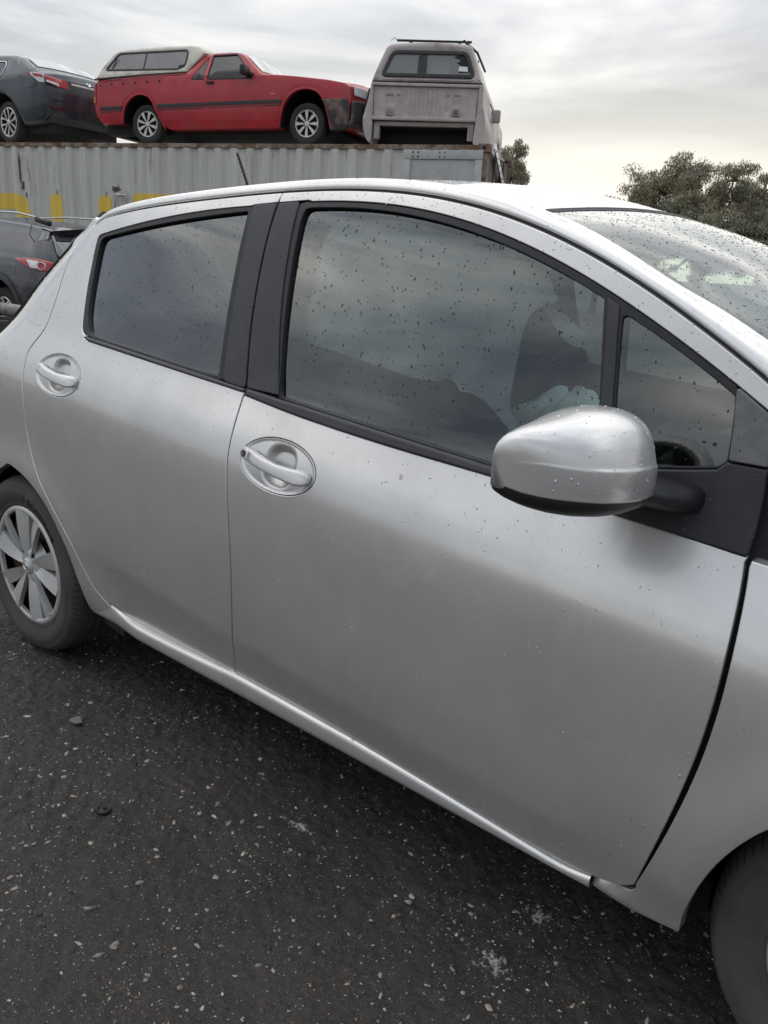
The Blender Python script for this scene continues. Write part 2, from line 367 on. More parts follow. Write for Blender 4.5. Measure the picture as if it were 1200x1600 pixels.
# ---------------------------------------------------------------- panel: outline in (x, z) lifted on to a side surface, rolled edges
def panel_arrays(outline, off=0., holes=(), h=.016, e=.0025, depth=.012, yfun=side_y, ds=.010, far=None):
    """far = width of the vehicle: builds the panel of the opposite side instead"""
    R = clean(outline, ds); H = [clean(q, ds)[::-1] for q in holes]
    rings = [[L-edge_normals(L)*q for L in [R]+H] for q in (e, e*.3, 0., 0.)]
    V2, F, bidx = fill(rings[0][0], rings[0][1:], h)
    P = V2; Y = yfun(P[:, 0], P[:, 1])+off
    ep = 1e-3
    def nrm(P):
        gx = (yfun(P[:, 0]+ep, P[:, 1])-yfun(P[:, 0]-ep, P[:, 1]))/(2*ep); gz = (yfun(P[:, 0], P[:, 1]+ep)-yfun(P[:, 0], P[:, 1]-ep))/(2*ep)
        n = np.stack([gx, -np.ones(len(P)), gz], 1); return n/np.linalg.norm(n, axis=1, keepdims=True)
    V = [np.stack([P[:, 0], Y, P[:, 1]], 1)]; N = [nrm(P)]; base = len(P); faces = []
    a, b, c = V2[F[:, 0]], V2[F[:, 1]], V2[F[:, 2]]
    s = (b[:, 0]-a[:, 0])*(c[:, 1]-a[:, 1])-(b[:, 1]-a[:, 1])*(c[:, 0]-a[:, 0])
    F = np.where((s < 0)[:, None], F[:, ::-1], F); faces += [tuple(f) for f in F]
    for li, L in enumerate([R]+H):
        n = len(L); prev = np.array(bidx[li]); en = edge_normals(L); en = en/np.linalg.norm(en, axis=1, keepdims=True)
        e3 = np.stack([en[:, 0], 0*en[:, 0], en[:, 1]], 1)
        for k, (dy, wgt) in enumerate(((e*.3, .45), (e, 1.), (depth, 1.)), 1):
            Q = rings[k][li]; y = yfun(Q[:, 0], Q[:, 1])+off+dy; n0 = nrm(Q)
            nn = n0*(1-wgt)+e3*wgt; nn /= np.linalg.norm(nn, axis=1, keepdims=True)
            V.append(np.stack([Q[:, 0], y, Q[:, 1]], 1)); N.append(nn); cur = np.arange(base, base+n); base += n
            nx = np.roll(prev, -1); cx = np.roll(cur, -1)
            faces += [(int(p), int(q), int(r), int(t)) for p, q, r, t in zip(prev, cur, cx, nx)]; prev = cur
        if li == 0: n_outer = prev
    V = np.concatenate(V); N = np.concatenate(N)
    if far is not None:
        V[:, 1] = far-V[:, 1]; N[:, 1] *= -1; faces = [f[::-1] for f in faces]
    return V, N, faces, n_outer
def panel(name, outline, material, parent=None, matrix=None, **kw):
    V, N, F, _ = panel_arrays(outline, **kw)
    if matrix is not None:
        A = np.array(matrix); V = V@A[:3, :3].T+A[:3, 3]; N = N@A[:3, :3].T
        if np.linalg.det(A[:3, :3]) < 0: F = [f[::-1] for f in F]
    return link(name, mk(name, V, F, True, N), material, parent)

# ================================================================ SILVER HATCHBACK
CW = 1.695
car = thing('silver_hatchback', 'silver five-door hatchback wet with rain, filling the foreground with its driver side', 'car', (1.2, CW/2, 0))
ORG = Vector((1.2, CW/2, 0))
def under(o):                                        # a part built in world coordinates below the car's Empty
    o.location = -ORG; return o
GRC = [0.0680885, -0.42158, 0.870662, -0.862935, 0.491908, 1.31423]
def groove(x):
    x = np.asarray(x, float); g = np.polyval(GRC, np.clip(x, .26, 2.12))
    g = np.where(x > 2.12, g-(x-2.12)*.70-.25*(x-2.12)**2, g)
    return np.where(x < .26, g-.30*(.26-x)-1.1*(.26-x)**2, g)
bg_up = lambda z: np.polyval([0.49759, -1.32814, 1.85625], z)
bg_lo = lambda z: np.polyval([0.666677, -1.19387, 0.295222, 0.335349, 0.914411], z)
def curve_z(f, z0, z1, n, dx=0.): return [(float(f(z))+dx, float(z)) for z in np.linspace(z0, z1, n)]
REAR_EDGE = catmull([(.1975, 1.3905), (.1600, 1.361), (.1230, 1.3000), (.1175, 1.2345), (.1180, 1.1734), (.1160, 1.1267), (.1110, 1.0804), (.0965, 1.051),
                     (.0770, 1.0245), (.0660, .9985), (.0680, .9718), (.0800, .8688), (.0985, .7500), (.1488, .6540), (.2325, .5600), (.3060, .4728),
                     (.3600, .3862), (.3920, .3289), (.4320, .2902)], 6)
REAR_BOT = catmull([(.4320, .2935), (.507, .2775), (.63, .2725), (.836, .2765), (1.004, .2835)], 6)
FRONT_BOT = catmull([(1.010, .2845), (1.315, .2785), (1.42, .2765), (1.56, .2705), (1.69, .2635), (1.80, .2570), (1.89, .2515), (1.955, .2490), (2.0, .2540), (2.03, .2625), (2.067, .2750), (2.091, .2925)], 6)
FG_DOOR = [-0.328163, 0.231386, 0.214673, 2.01979]; FG_FEND = [-0.251544, 0.035345, 0.369784, 1.99039]
fgd = lambda z: np.polyval(FG_DOOR, z); fgf = lambda z: np.polyval(FG_FEND, z)
fgd_up = lambda z: np.polyval([-1.03453, 1.9786, 1.21856], z)
BELT_F = catmull([(1.0239, 1.0010), (1.2128, .9790), (1.4498, .9600), (1.7149, .9450), (1.8759, .9345), (1.9921, .9255), (2.0967, .9175), (2.1623, .9115)], 6)
BELT_R = [(x, -.07878*x+1.08704) for x in np.linspace(.345, 1.0185, 24)]
RT_TOP = poly([-0.134151, 0.278608, 1.28509], .262, .885, 24); RT_RIGHT = poly([0.193919, -0.579187, 1.3233], 1.4245, 1.0275, 14, True)
RT_LEFT = catmull([(.3467, 1.0709), (.3200, 1.0755), (.3010, 1.0889), (.2842, 1.1302), (.2620, 1.2089), (.2500, 1.2889), (.2500, 1.335), (.262, 1.3490)], 5)
garn = lambda x: .0501234*x+1.38498
FT_TOP = lambda x: np.polyval([0.11129, -0.716954, 1.37117, -0.990877, 1.65824], x)
FT_LEFT = poly([0.496172, -1.40911, 2.04635], 1.0149, 1.428, 14, True)
bt_r = lambda x: -.081456*x+1.099
bt_f = lambda x: np.polyval([0.00268663, -0.0880248, 1.10441], x)
GAP = .002
# rear door: outer skin with the C-pillar part of its frame
hdl = {'front': (1.185, .8705, -.045), 'rear': (.2560, .9560, -.03)}
HA, HB = .1165, .0565
def ellipse(c, a, b, rot, n=56):
    t = np.linspace(0, 2*math.pi, n, endpoint=False); u, v = a*np.cos(t), b*np.sin(t)
    return [(c[0]+p*math.cos(rot)-q*math.sin(rot), c[1]+p*math.sin(rot)+q*math.cos(rot)) for p, q in zip(u, v)]
def grooveline(x0, x1, n, dz=-.004): return [(float(x), float(groove(x))+dz) for x in np.linspace(x0, x1, n)]
rear_out = (grooveline(.2, .972, 40)+curve_z(bg_up, 1.452, float(garn(.974))+.001, 3, -.0015)+[(float(x), float(garn(x))) for x in (.95, .92)]+[(.890, 1.4285)]
            + RT_TOP[::-1]+RT_LEFT[::-1][1:-2]+[(.322, 1.0665)]+BELT_R+curve_z(bg_lo, 1.001, .2795, 26, -.0015)+REAR_BOT[::-1][1:]+REAR_EDGE[::-1][1:])
front_low = BELT_F+curve_z(fgd, .905, .2965, 30)+FRONT_BOT[::-1][1:]+curve_z(bg_lo, .2815, .997, 26, .0015)
frame_f = ([(float(x), float(FT_TOP(x))) for x in np.linspace(2.24, 1.085, 50)]+[(1.0726, 1.4388), (.9775, float(garn(.9775)))]
           + [(.9765, 1.446)]+grooveline(.978, 2.26, 60))
for far in (None, CW):
    rd = panel('rear_door', rear_out, MT['silver'], car, holes=[ellipse(hdl['rear'][:2], HA+.0015, HB+.0015, hdl['rear'][2])], far=far, h=.014); under(rd)
    fd = panel('front_door', front_low, MT['silver'], car, holes=[ellipse(hdl['front'][:2], HA+.0015, HB+.0015, hdl['front'][2])], far=far, h=.014); under(fd)
    panel('window_frame', frame_f, MT['silver'], fd, far=far, h=.012)
    # black garnish on the B-pillar
    gr = (RT_RIGHT+[(x, bt_r(x)) for x in (.95, 1.0)]+[(1.0150, 1.0185)]+curve_z(bg_up, 1.03, float(garn(.974))-.001, 22, -.0025)+[(.93, float(garn(.93))), (.892, 1.4285)])
    panel('pillar_garnish', gr, MT['garnish'], rd, off=-.0005, far=far, h=.03)
    gf = (curve_z(bg_up, 1.018, float(garn(.975))-.001, 22, .0025)+[(1.0, float(garn(1.0))-.001), (1.040, float(garn(1.04))-.001)]+FT_LEFT[::-1])
    panel('pillar_garnish', gf, MT['garnish'], fd, off=-.0005, far=far, h=.03)
    # rubber frames, glass
    RG = (poly([-0.0942155, 0.23074, 1.28395], .285, .868, 20)+[(.8757, 1.4125)]+poly([0.302738, -0.840208, 1.45838], 1.405, 1.045, 14, True)+[(.9105, 1.0335)]
          + [(x, bt_r(x)+.006) for x in (.85, .7, .55, .42)]+catmull([(.352, 1.078), (.334, 1.087), (.305, 1.1300), (.2830, 1.20), (.2670, 1.29), (.2690, 1.330), (.285, 1.3420)], 5))
    RS = RT_TOP+[(.8895, 1.4265)]+RT_RIGHT+[(x, bt_r(x)-.001) for x in np.linspace(.92, .36, 12)]+RT_LEFT
    panel('window_seal', RS, MT['black_trim'], rd, off=.0025, holes=[RG], far=far, h=.03, depth=.022)
    rg = panel('window_glass', [tuple(p) for p in clean(RG, .01)+edge_normals(clean(RG, .01))*.006], MT['privacy'], rd, off=.0135, far=far, h=.02, depth=.004)
    FG = ([(1.066, 1.408)]+[(1.071, 1.4185), (1.085, 1.4215)]+poly([-0.0387688, -0.160517, 0.523238, 1.09188], 1.12, 1.829, 30)+[(1.8368, 1.2705)]+
          [(1.8500, 1.2029), (1.8703, 1.0974), (1.8900, 1.000), (1.8985, .9585)]+[(x, bt_f(x)+.004) for x in (1.85, 1.75, 1.6, 1.45, 1.3, 1.2)]+[(1.131, 1.0130)]
          + poly([0.36449, -1.04202, 1.80821], 1.03, 1.39, 12, True))
    QG = (round_corners([(1.8770, 1.2440)]+poly([-0.430953, 1.1809, 0.551742], 1.885, 2.070, 10)+[(2.0870, 1.1390), (2.0926, 1.0912), (2.0962, 1.0453), (2.0864, 1.0335), (2.0426, 1.0250),
          (1.9935, 1.0170), (1.9350, 1.0085), (1.9235, 1.0120), (1.8998, 1.0994), (1.8865, 1.1767)], .006, 3))
    FS = (FT_LEFT[:-1]+[(1.043, 1.424), (1.050, 1.433), (1.066, 1.436)]+[(float(x), float(FT_TOP(x))-.001) for x in np.linspace(1.085, 2.085, 44)]
          + [(2.0915, 1.12), (2.0962, 1.08), (2.0995, 1.0420), (2.085, 1.0305), (2.0426, 1.0220), (1.9935, 1.0140), (1.935, 1.0050), (1.921, .99), (1.9150, .9495)]
          + [(x, bt_f(x)-.001) for x in np.linspace(1.89, 1.145, 24)])
    panel('window_seal', FS, MT['black_trim'], fd, off=.0025, holes=[FG, QG], far=far, h=.03, depth=.022)
    ins = lambda L, q: [tuple(p) for p in clean(L, .01)+edge_normals(clean(L, .01))*q]
    fg = panel('window_glass', ins(FG, .006), MT['glass'], fd, off=.0135, far=far, h=.02, depth=.004)
    qg = panel('quarter_glass', ins(QG, .0025), MT['glass'], fd, off=.008, far=far, h=.02, depth=.004)
    DV = [(1.8455, 1.2745), (1.8685, 1.2615), (1.8835, 1.1769), (1.8957, 1.0998), (1.9175, .9907), (1.914, .9510), (1.9035, .955), (1.8930, 1.0082), (1.8776, 1.0800), (1.8620, 1.1780)]
    panel('window_divider', DV, MT['garnish'], fd, off=-.002, far=far, h=.03, depth=.006)
    # belt mouldings
    panel('belt_moulding', BELT_R+[(1.0195, 1.0160)]+[(x, bt_r(x)) for x in np.linspace(1.015, .348, 24)]+[(.330, 1.072)], MT['garnish'], rd, off=-.005, far=far, h=.03, e=.006, depth=.016)
    panel('belt_moulding', [p for p in BELT_F if p[0] < 1.93]+[(1.93, bt_f(1.93)-.004)]+[(x, bt_f(x)) for x in np.linspace(1.92, 1.024, 30)], MT['garnish'], fd, off=-.005, far=far, h=.03, e=.006, depth=.016)
    # plain black base of the door mirror and the grey corner cover above it
    MB = ([(2.0985, 1.0425), (2.1590, 1.0420)]+curve_z(fgd_up, 1.03, .915, 8)+[(2.158, .9130)]+[p for p in BELT_F[::-1] if 1.932 < p[0] < 2.15]+[(1.934, .9305), (1.921, .99), (1.935, 1.0035),
          (1.9935, 1.0125), (2.0426, 1.0205), (2.086, 1.0290)])
    panel('mirror_mount', MB, MT['black_trim'], fd, off=-.003, far=far, h=.03, e=.004)
    panel('corner_cover', round_corners([(2.0862, 1.1525), (2.0905, 1.1535), (2.1374, 1.1240), (2.152, 1.105), (2.158, 1.0450), (2.1000, 1.0450), (2.0950, 1.0928)], .004, 3),
          mat('grey_plastic', (.16, .16, .165), .5, noise=(40, .2)) if far is None else bpy.data.materials['grey_plastic'], fd, off=-.005, far=far, h=.03, e=.003)
    # handles in their oval dishes
    for pn, dr in (('front', fd), ('rear', rd)):
        cx, cz, rot = hdl[pn]; c_, s_ = math.cos(rot), math.sin(rot)
        def dish(x, z, cx=cx, cz=cz, c_=c_, s_=s_):
            u = (x-cx)*c_+(z-cz)*s_; v = -(x-cx)*s_+(z-cz)*c_
            r = np.sqrt((u/HA)**2+(v/HB)**2)
            cup = 1-sstep(.55, 1.05, ((np.abs((u-.004)/.050))**2.6+(np.abs(v/.047))**2.6)**(1/2.6))
            return side_y(x, z)+.0035*(1-sstep(.90, 1.0, r))+.020*cup
        panel('handle_dish', ellipse((cx, cz), HA, HB, rot, 90), MT['silver'], dr, h=.0030, ds=.006, e=.001, depth=.010, yfun=dish, far=far)
        # the grip: rounded-box sections swept along the handle
        def sweep(nm, us, pr, material):
            V = []; n = 18
            for u, (hh, yo, th, vv) in zip(us, pr):
                x0 = cx+u*c_-vv*s_; z0 = cz+u*s_+vv*c_; y0 = float(side_y(x0, z0))-yo
                tilt = .34
                for k in range(n):
                    a = 2*math.pi*k/n; cc, ss = math.cos(a), math.sin(a)
                    q = abs(cc)**(2/4.5)*math.copysign(1, cc)*th; w = abs(ss)**(2/4.5)*math.copysign(1, ss)*hh
                    V.append((x0, y0-q*.9+w*.8*tilt, z0+w*.8))
            V = np.array(V)
            F = grid_faces(len(us), n, closed_v=True, flip=True)+[tuple(reversed(range(n)))[::-1], tuple(range((len(us)-1)*n, len(us)*n))]
            if far is not None: V[:, 1] = far-V[:, 1]
            me = mk(nm, V, F); bm = bmesh.new(); bm.from_mesh(me); bmesh.ops.recalc_face_normals(bm, faces=bm.faces); bm.to_mesh(me); bm.free()
            me.polygons.foreach_set('use_smooth', np.ones(len(me.polygons), bool)); me.set_sharp_from_angle(angle=math.radians(50))
            return link(nm, me, material, dr)
        sweep('lock_cover', [-.1080, -.1060, -.098, -.086, -.0785, -.0775], [(.008, .003, .004, .012), (.0125, .004, .007, .012), (.0145, .007, .0085, .0115), (.0155, .010, .0090, .0105), (.016, .0115, .0090, .010), (.0150, .0115, .0080, .010)], MT['silver'])
        sweep('door_handle', [-.0765, -.0755, -.05, -.02, .02, .055, .08, .096, .104, .1065],
              [(.0150, .0115, .0080, .010), (.0162, .012, .0092, .010), (.0158, .0165, .0090, .0065), (.0155, .0190, .0090, .003), (.0160, .019, .0090, -.001), (.0185, .0165, .0095, -.003), (.0200, .0125, .0105, -.004), (.0175, .008, .0105, -.0045), (.0120, .0045, .008, -.005), (.006, .003, .005, -.005)], MT['silver'])
        if pn == 'front' and far is None:
            u, v = -.0925, .0110; x0 = cx+u*c_-v*s_; z0 = cz+u*s_+v*c_; y0 = float(side_y(x0, z0))-.0185
            bm = bmesh.new(); bmesh.ops.create_cone(bm, cap_ends=True, segments=20, radius1=.0062, radius2=.0062, depth=.004)
            bmesh.ops.transform(bm, matrix=Matrix.Translation((x0, y0, z0))@Matrix.Rotation(math.radians(90), 4, 'X')@Matrix.Scale(1.25, 4, (0, 1, 0)), verts=bm.verts)
            link('keyhole_ring', bm_mesh('keyhole_ring', bm), MT['rubber'], dr)
            bm = bmesh.new(); bmesh.ops.create_cone(bm, cap_ends=True, segments=20, radius1=.0042, radius2=.0042, depth=.005)
            bmesh.ops.transform(bm, matrix=Matrix.Translation((x0+.0006, y0-.0004, z0))@Matrix.Rotation(math.radians(90), 4, 'X')@Matrix.Scale(1.25, 4, (0, 1, 0)), verts=bm.verts)
            link('keyhole', bm_mesh('keyhole', bm), MT['satin_metal'], dr)
    # dark jamb behind the gaps
    jamb = [(.42, .29), (2.13, .25), (2.165, .40), (2.205, .55), (2.235, .72), (2.235, 1.0), (2.20, 1.095)]+grooveline(2.15, .26, 60, -.006)+[(.14, 1.28), (.10, 1.05), (.06, .95), (.08, .76), (.22, .60), (.36, .46)]
    hole_r = ins(RG, -.004); hole_f = ins([(1.066, 1.408)]+FG[1:-12], -.002)
    j = panel('door_jamb', jamb, MT['dark'], car, off=.026, holes=[ins(RG, .003), ins(FG, .003), ins(QG, .0035)], far=far, h=.05, ds=.02, depth=.02); under(j)
    # black weatherstrip lying in the groove under the roof rail
    ws = panel('roof_weatherstrip', grooveline(.2, 2.30, 90, -.012)+grooveline(2.30, .2, 90, .004), MT['rubber'], car, off=.012, far=far, h=.05, depth=.01); under(ws)
    # rear quarter panel
    ARCH_R = [(.0069, .6394), (.0741, .6225), (.1409, .5910), (.2000, .5440), (.2468, .4740), (.2890, .3917), (.3180, .3208), (.3295, .2526), (.3370, .2370)]
    arch_r = catmull([(-x, z) for x, z in ARCH_R[:0:-1]]+[(-.035, .642)]+ARCH_R, 6)
    qp = ([(x-.0035, z) for x, z in REAR_EDGE]+[(.4330, .2860), (.455, .2740), (.456, .2300), (.40, .2310), (.352, .2335)]+arch_r[::-1]+[(-.42, .235), (-.53, .30), (-.60, .45), (-.61, .62), (-.585, .85), (-.53, .96), (-.44, 1.06), (-.30, 1.16), (-.16, 1.25), (-.03, 1.335), (.06, 1.386), (.13, 1.398), (.165, 1.399)])
    EDG = np.array(REAR_EDGE+REAR_BOT[:12])
    def quarter_y(x, z):                             # its edge rolls in towards the door near the sill
        x = np.asarray(x, float); z = np.asarray(z, float); d = np.full(x.shape, 9.)
        near = (z < .56) & (x > .15)
        if near.any():
            p_ = np.stack([x[near], z[near]], -1); d[near] = np.sqrt(((p_[:, None]-EDG[None])**2).sum(-1).min(1))
        return side_y(x, z)
    q = panel('quarter_panel', qp, MT['silver'], car, far=far, depth=.03, h=.010, yfun=quarter_y); under(q)
    # front fender with its lower tail under the door
    ARCH_F = [(2.1785, .2406), (2.1829, .2858), (2.1948, .3436), (2.2105, .3988), (2.2300, .4479), (2.257, .4970), (2.290, .540), (2.345, .585), (2.42, .618), (2.51, .630)]
    arch_f = catmull(ARCH_F+[(5.02-x, z) for x, z in ARCH_F[-2::-1]], 6)
    fp = (arch_f+[(2.90, .23), (3.02, .26), (3.06, .45), (3.04, .62), (2.98, .74), (2.80, .82), (2.60, .865), (2.4, .893)]+[(2.17, .9085)]+curve_z(fgf, .900, .303, 36)
          + [(2.098, .2895), (2.089, .2780), (2.067, .2695), (2.03, .2570), (2.0135, .2530), (2.0135, .2290), (2.03, .2285), (2.10, .2305)])
    fbx = np.array(FRONT_BOT)
    def fender_y(x, z):                              # its lower tail rolls in under the door
        x = np.asarray(x, float); z = np.asarray(z, float)
        d = np.interp(x, fbx[:, 0], fbx[:, 1])-.005-z
        return side_y(x, z)+.016*np.clip(1-d/.030, 0, 1)**2*(1-sstep(2.03, 2.10, x))
    f = panel('front_fender', fp, MT['silver'], car, far=far, depth=.03, h=.010, yfun=fender_y); under(f)
    # sill: rounded box section under the doors
    V = []; xs = np.linspace(.337, 2.0120, 80); bx = np.array(REAR_BOT+FRONT_BOT)
    for x in xs:
        zt = (float(np.interp(x, bx[:, 0], bx[:, 1])) if x > .432 else .2935-.25*(.432-x))-.0025; H = zt-.2300; y0 = .0005*max(0, 1-x)-.0004
        y0 += .014*(1-sstep(.44, .60, x))
        V += [(x, y0+yy, zt+q*H+dz) for yy, q, dz in ((.085, 0, .010), (.060, 0, .004), (.0462, 0, .001), (.0418, -.03, 0), (.0392, -.10, 0), (.0376, -.22, 0), (.0366, -.40, 0), (.0363, -.70, 0),
              (.0385, -.92, 0), (.0445, -1, -.0008), (.06, -1, -.004), (.10, -1, -.010))]
    V = np.array(V); F = grid_faces(len(xs), 12, flip=(far is None))
    if far is not None: V[:, 1] = far-V[:, 1]
    s = link('sill', mk('sill', V, F), MT['silver'], car); under(s)
    fl_ = box('stone_guard', (.425, .105 if far is None else CW-.105, .212), (.11, .08, .035), MT['black_trim'], car, .012, Matrix.Rotation(math.radians(8), 3, 'Y')); under(fl_)
    # wheel-arch liners
    for xc, arc in ((0., arch_r), (2.51, arch_f)):
        V = []
        for (x, z) in arc:
            y0 = float(side_y(x, z)); q = np.array([x-xc, z-.3]); q = q/np.linalg.norm(q)
            for dy, g in ((.026, .002), (.06, .016), (.30, .016), (.34, -.10)):
                V.append((x+q[0]*g, y0+dy, z+q[1]*g))
        V += [(xc, .36, .30)]; F = grid_faces(len(arc), 4, flip=True); c0 = len(V)-1
        F += [(4*i+3, 4*i+7, c0) for i in range(len(arc)-1)]; V = np.array(V)
        if far is not None: V[:, 1] = far-V[:, 1]
        w = link('wheel_liner', mk('wheel_liner', V, F), MT['dark'], car); under(w)

# roof with its rails, A-pillar strips, windshield
zR = Spl([(.05, 1.388), (.12, 1.402), (.37, 1.447), (.55, 1.466), (.8, 1.482), (1.07, 1.492), (1.33, 1.483), (1.5, 1.458), (1.611, 1.428)])
zE = Spl([(1.50, 1.457), (1.611, 1.428), (1.70, 1.404), (1.787, 1.3715), (1.855, 1.340), (1.937, 1.299), (2.0, 1.271), (2.091, 1.226), (2.3, 1.113), (2.55, .975)])
yE = Spl([(1.50, .335), (1.611, .325), (1.70, .288), (1.787, .262), (1.855, .252), (2.0, .245), (2.091, .232), (2.3, .198), (2.55, .150)])
HX = 1.611
def rail_section(x, n):
    zg = float(groove(x))+.006; yg = float(side_y(x, zg))+.004
    if x <= HX: P2 = np.array([.33, float(zR(x))]); T2 = np.array([1., .116])
    else: P2 = np.array([float(yE(x)), float(zE(x))]); T2 = np.array([1., .30])
    P0 = np.array([yg, zg]); L = np.linalg.norm(P2-P0); T0 = np.array([.30, .95])
    t = np.linspace(0, 1, n)[:, None]; h00 = 2*t**3-3*t**2+1; h10 = t**3-2*t**2+t; h01 = -2*t**3+3*t**2; h11 = t**3-t**2
    C = h00*P0+h10*T0*L*.95+h01*P2+h11*T2*L*1.0
    lead = np.array([[yg+.012, zg-.008], [yg+.001, zg-.003]])
    return np.concatenate([lead, C])
NR = 16
def mirror_y(V): V = np.array(V, float); V[:, 1] = CW-V[:, 1]; return V
for far in (None, CW):
    st = np.concatenate([np.linspace(.06, 1.56, 70), np.linspace(1.58, 2.46, 60)]); V = []
    for x in st: V += [(x, y, z) for y, z in rail_section(x, NR)]
    V = np.array(V); F = grid_faces(len(st), NR+2, flip=far is None)
    if far is not None: V = mirror_y(V)
    o = link('roof_rail', mk('roof_rail', V, F), MT['silver'], car); under(o)
def roof_pt(s, t):
    b = 1-t*t; x0 = .10+s*(HX-.10); x = x0+b*(.055*s-.06*(1-s)); return (x, .8475+t*.5175, float(zR(x0))+.031*b)
ns, nt = 60, 41
V = [roof_pt(s, t) for s in np.linspace(0, 1, ns) for t in np.linspace(-1, 1, nt)]
roof = under(link('roof', mk('roof', V, grid_faces(ns, nt)), MT['silver'], car))
def ws_pt(u, t, dz=0.):
    b = 1-t*t; x0 = HX+.016+u*(2.46-HX-.016); yy = float(yE(x0)); x = x0+b*(.055+.10*u)
    return (x, yy+(t+1)/2*(CW-2*yy), float(zE(x0))+(.031-.006*u)*b-.001+dz)
nu, nt = 50, 45
TS = np.linspace(-1, 1, nt)
V = [ws_pt(u, t) for u in np.linspace(0, 1, nu) for t in TS]
wsd = under(link('windshield', mk('windshield', V, grid_faces(nu, nt)), MT['windshield'], car))
# header seal and the black band under the glass edge
V = []; F = []
for k, t in enumerate(TS):
    a = np.array(roof_pt(1, t)); b = np.array(ws_pt(0.0, t))
    V += [a+(-.001, 0, -.012), a+(.001, 0, -.002), a+(.006, 0, .0015), (a+b)/2+(0, 0, .0005), b+(-.002, 0, .001), b+(.004, 0, .0005), b+(.005, 0, -.006)]
F = grid_faces(len(TS), 7, flip=True)
link('header_seal', mk('header_seal', V, F), MT['rubber'], wsd)
for sgn in (-1, 1):
    V = []; us = np.linspace(0, 1, 50)
    for u in us:
        for dt in (0., .012, .026, .034): 
            p = ws_pt(u, sgn*(1-dt), -.003); V.append(p)
    link('glass_edge_band', mk('glass_edge_band', V, grid_faces(50, 4, flip=sgn > 0)), MT['rubber'], wsd)
# ---------------------------------------------------------------- wheels
def tyre_mesh():
    prof = [(.196, .030), (.200, .018), (.206, .0135), (.212, .0115), (.214, .0122), (.226, .0060), (.238, .0020), (.250, .0), (.262, .0010), (.264, .0026), (.272, .0040), (.281, .0085), (.2885, .0165), (.2935, .0260), (.2965, .0360), (.2970, .037), (.2935, .0372), (.2935, .0400), (.2975, .0402),
            (.2995, .0600), (.2995, .0612), (.2925, .0620), (.2925, .0690), (.2998, .0700), (.3000, .0870), (.2925, .0880), (.2925, .0960), (.3000, .0970), (.2998, .1140), (.2925, .1150), (.2925, .1220), (.2992, .1230), (.2970, .150), (.290, .168), (.276, .180), (.25, .186), (.22, .182), (.20, .170)]
    return lathe_mesh('wheel', prof, 120)
TYRE = tyre_mesh()
def blade(a0, a1, b0, b1, r0, r1, y_hub, y_rim, tilt):
    """one spoke: from hub angles a0..a1 to rim angles b0..b1 (radians), slightly faceted"""
    V = []
    for k in range(7):
        t = k/6; r = r0+(r1-r0)*t; q = t**1.25
        lo = a0+(b0-a0)*q; hi = a1+(b1-a1)*q; y = y_hub+(y_rim-y_hub)*t-.004*math.sin(math.pi*t)
        for j, f in enumerate((0, 0, .34, .66, 1, 1)):
            a = lo+(hi-lo)*f; yy = y+(tilt*(f-.5))+(.016 if j in (0, 5) else 0)
            V.append((r*math.sin(a), yy, r*math.cos(a)))
    F = grid_faces(7, 6, flip=False); F += [tuple(range(6)), tuple(reversed(range(36, 42)))]
    bm = bmesh.new(); me = mk('spoke', V, F); bm.from_mesh(me); bmesh.ops.recalc_face_normals(bm, faces=bm.faces); bm.to_mesh(me); bm.free()
    me.polygons.foreach_set('use_smooth', np.ones(len(me.polygons), bool)); me.set_sharp_from_angle(angle=math.radians(32)); return me
def arc_text(name, txt, size, radius, a_start, depth, y, spacing=1.0):
    """raised lettering bent round a circle of the sidewall, reading clockwise from angle a_start (from the top)"""
    cu = bpy.data.curves.new(name, 'FONT'); cu.body = txt; cu.size = size; cu.extrude = depth; cu.resolution_u = 3; cu.space_character = spacing
    o = bpy.data.objects.new(name, cu); col.objects.link(o); dg = bpy.context.evaluated_depsgraph_get()
    me = bpy.data.meshes.new_from_object(o.evaluated_get(dg)); bpy.data.objects.remove(o); me.name = name
    bm = bmesh.new(); bm.from_mesh(me)
    bmesh.ops.subdivide_edges(bm, edges=[e for e in bm.edges if e.calc_length() > size*.3], cuts=2)
    for v in bm.verts:
        a = a_start+v.co.x/radius; r = radius+v.co.y; rr = radius+size*.35
        v.co = Vector((r*math.sin(a), float(np.interp(r, [.214, .226, .238, .250, .262, .272, .281], [.0122, .006, .002, 0, .001, .004, .0085]))-.0006-v.co.z*.8, r*math.cos(a)))
    bm.to_mesh(me); bm.free(); return me
PAIRS = []
R_ = math.radians
for k in range(5):
    c = R_(72*k)
    PAIRS.append(blade(c-R_(16), c+R_(9), c-R_(11), c+R_(8), .034, .190, .009, .003, .012))
    PAIRS.append(blade(c+R_(9), c+R_(34), c+R_(18), c+R_(33), .034, .190, .013, .003, -.015))
rim_me = lathe_mesh('hubcap_ring', [(.183, .016), (.1835, .0045), (.187, .0015), (.193, .0008), (.199, .0035), (.2035, .0095), (.205, .018), (.20, .024)], 96)
hubplate_me = lathe_mesh('hubcap_centre', [(.0005, .0095), (.026, .0095), (.034, .0065), (.046, .0075), (.060, .0135), (.074, .024), (.090, .034)], 80)
disc_me = lathe_mesh('steel_wheel', [(.02, .050), (.085, .050), (.10, .062), (.145, .066), (.165, .050), (.19, .045), (.198, .05)], 60)
well_me = lathe_mesh('brake_drum', [(.02, .075), (.20, .075), (.20, .16), (.02, .17)], 40)
cap_me = lathe_mesh('centre_cap', [(.0004, -.0030), (.020, -.0030), (.0235, -.0020), (.0255, .0015), (.0275, .002), (.029, .008)], 48)
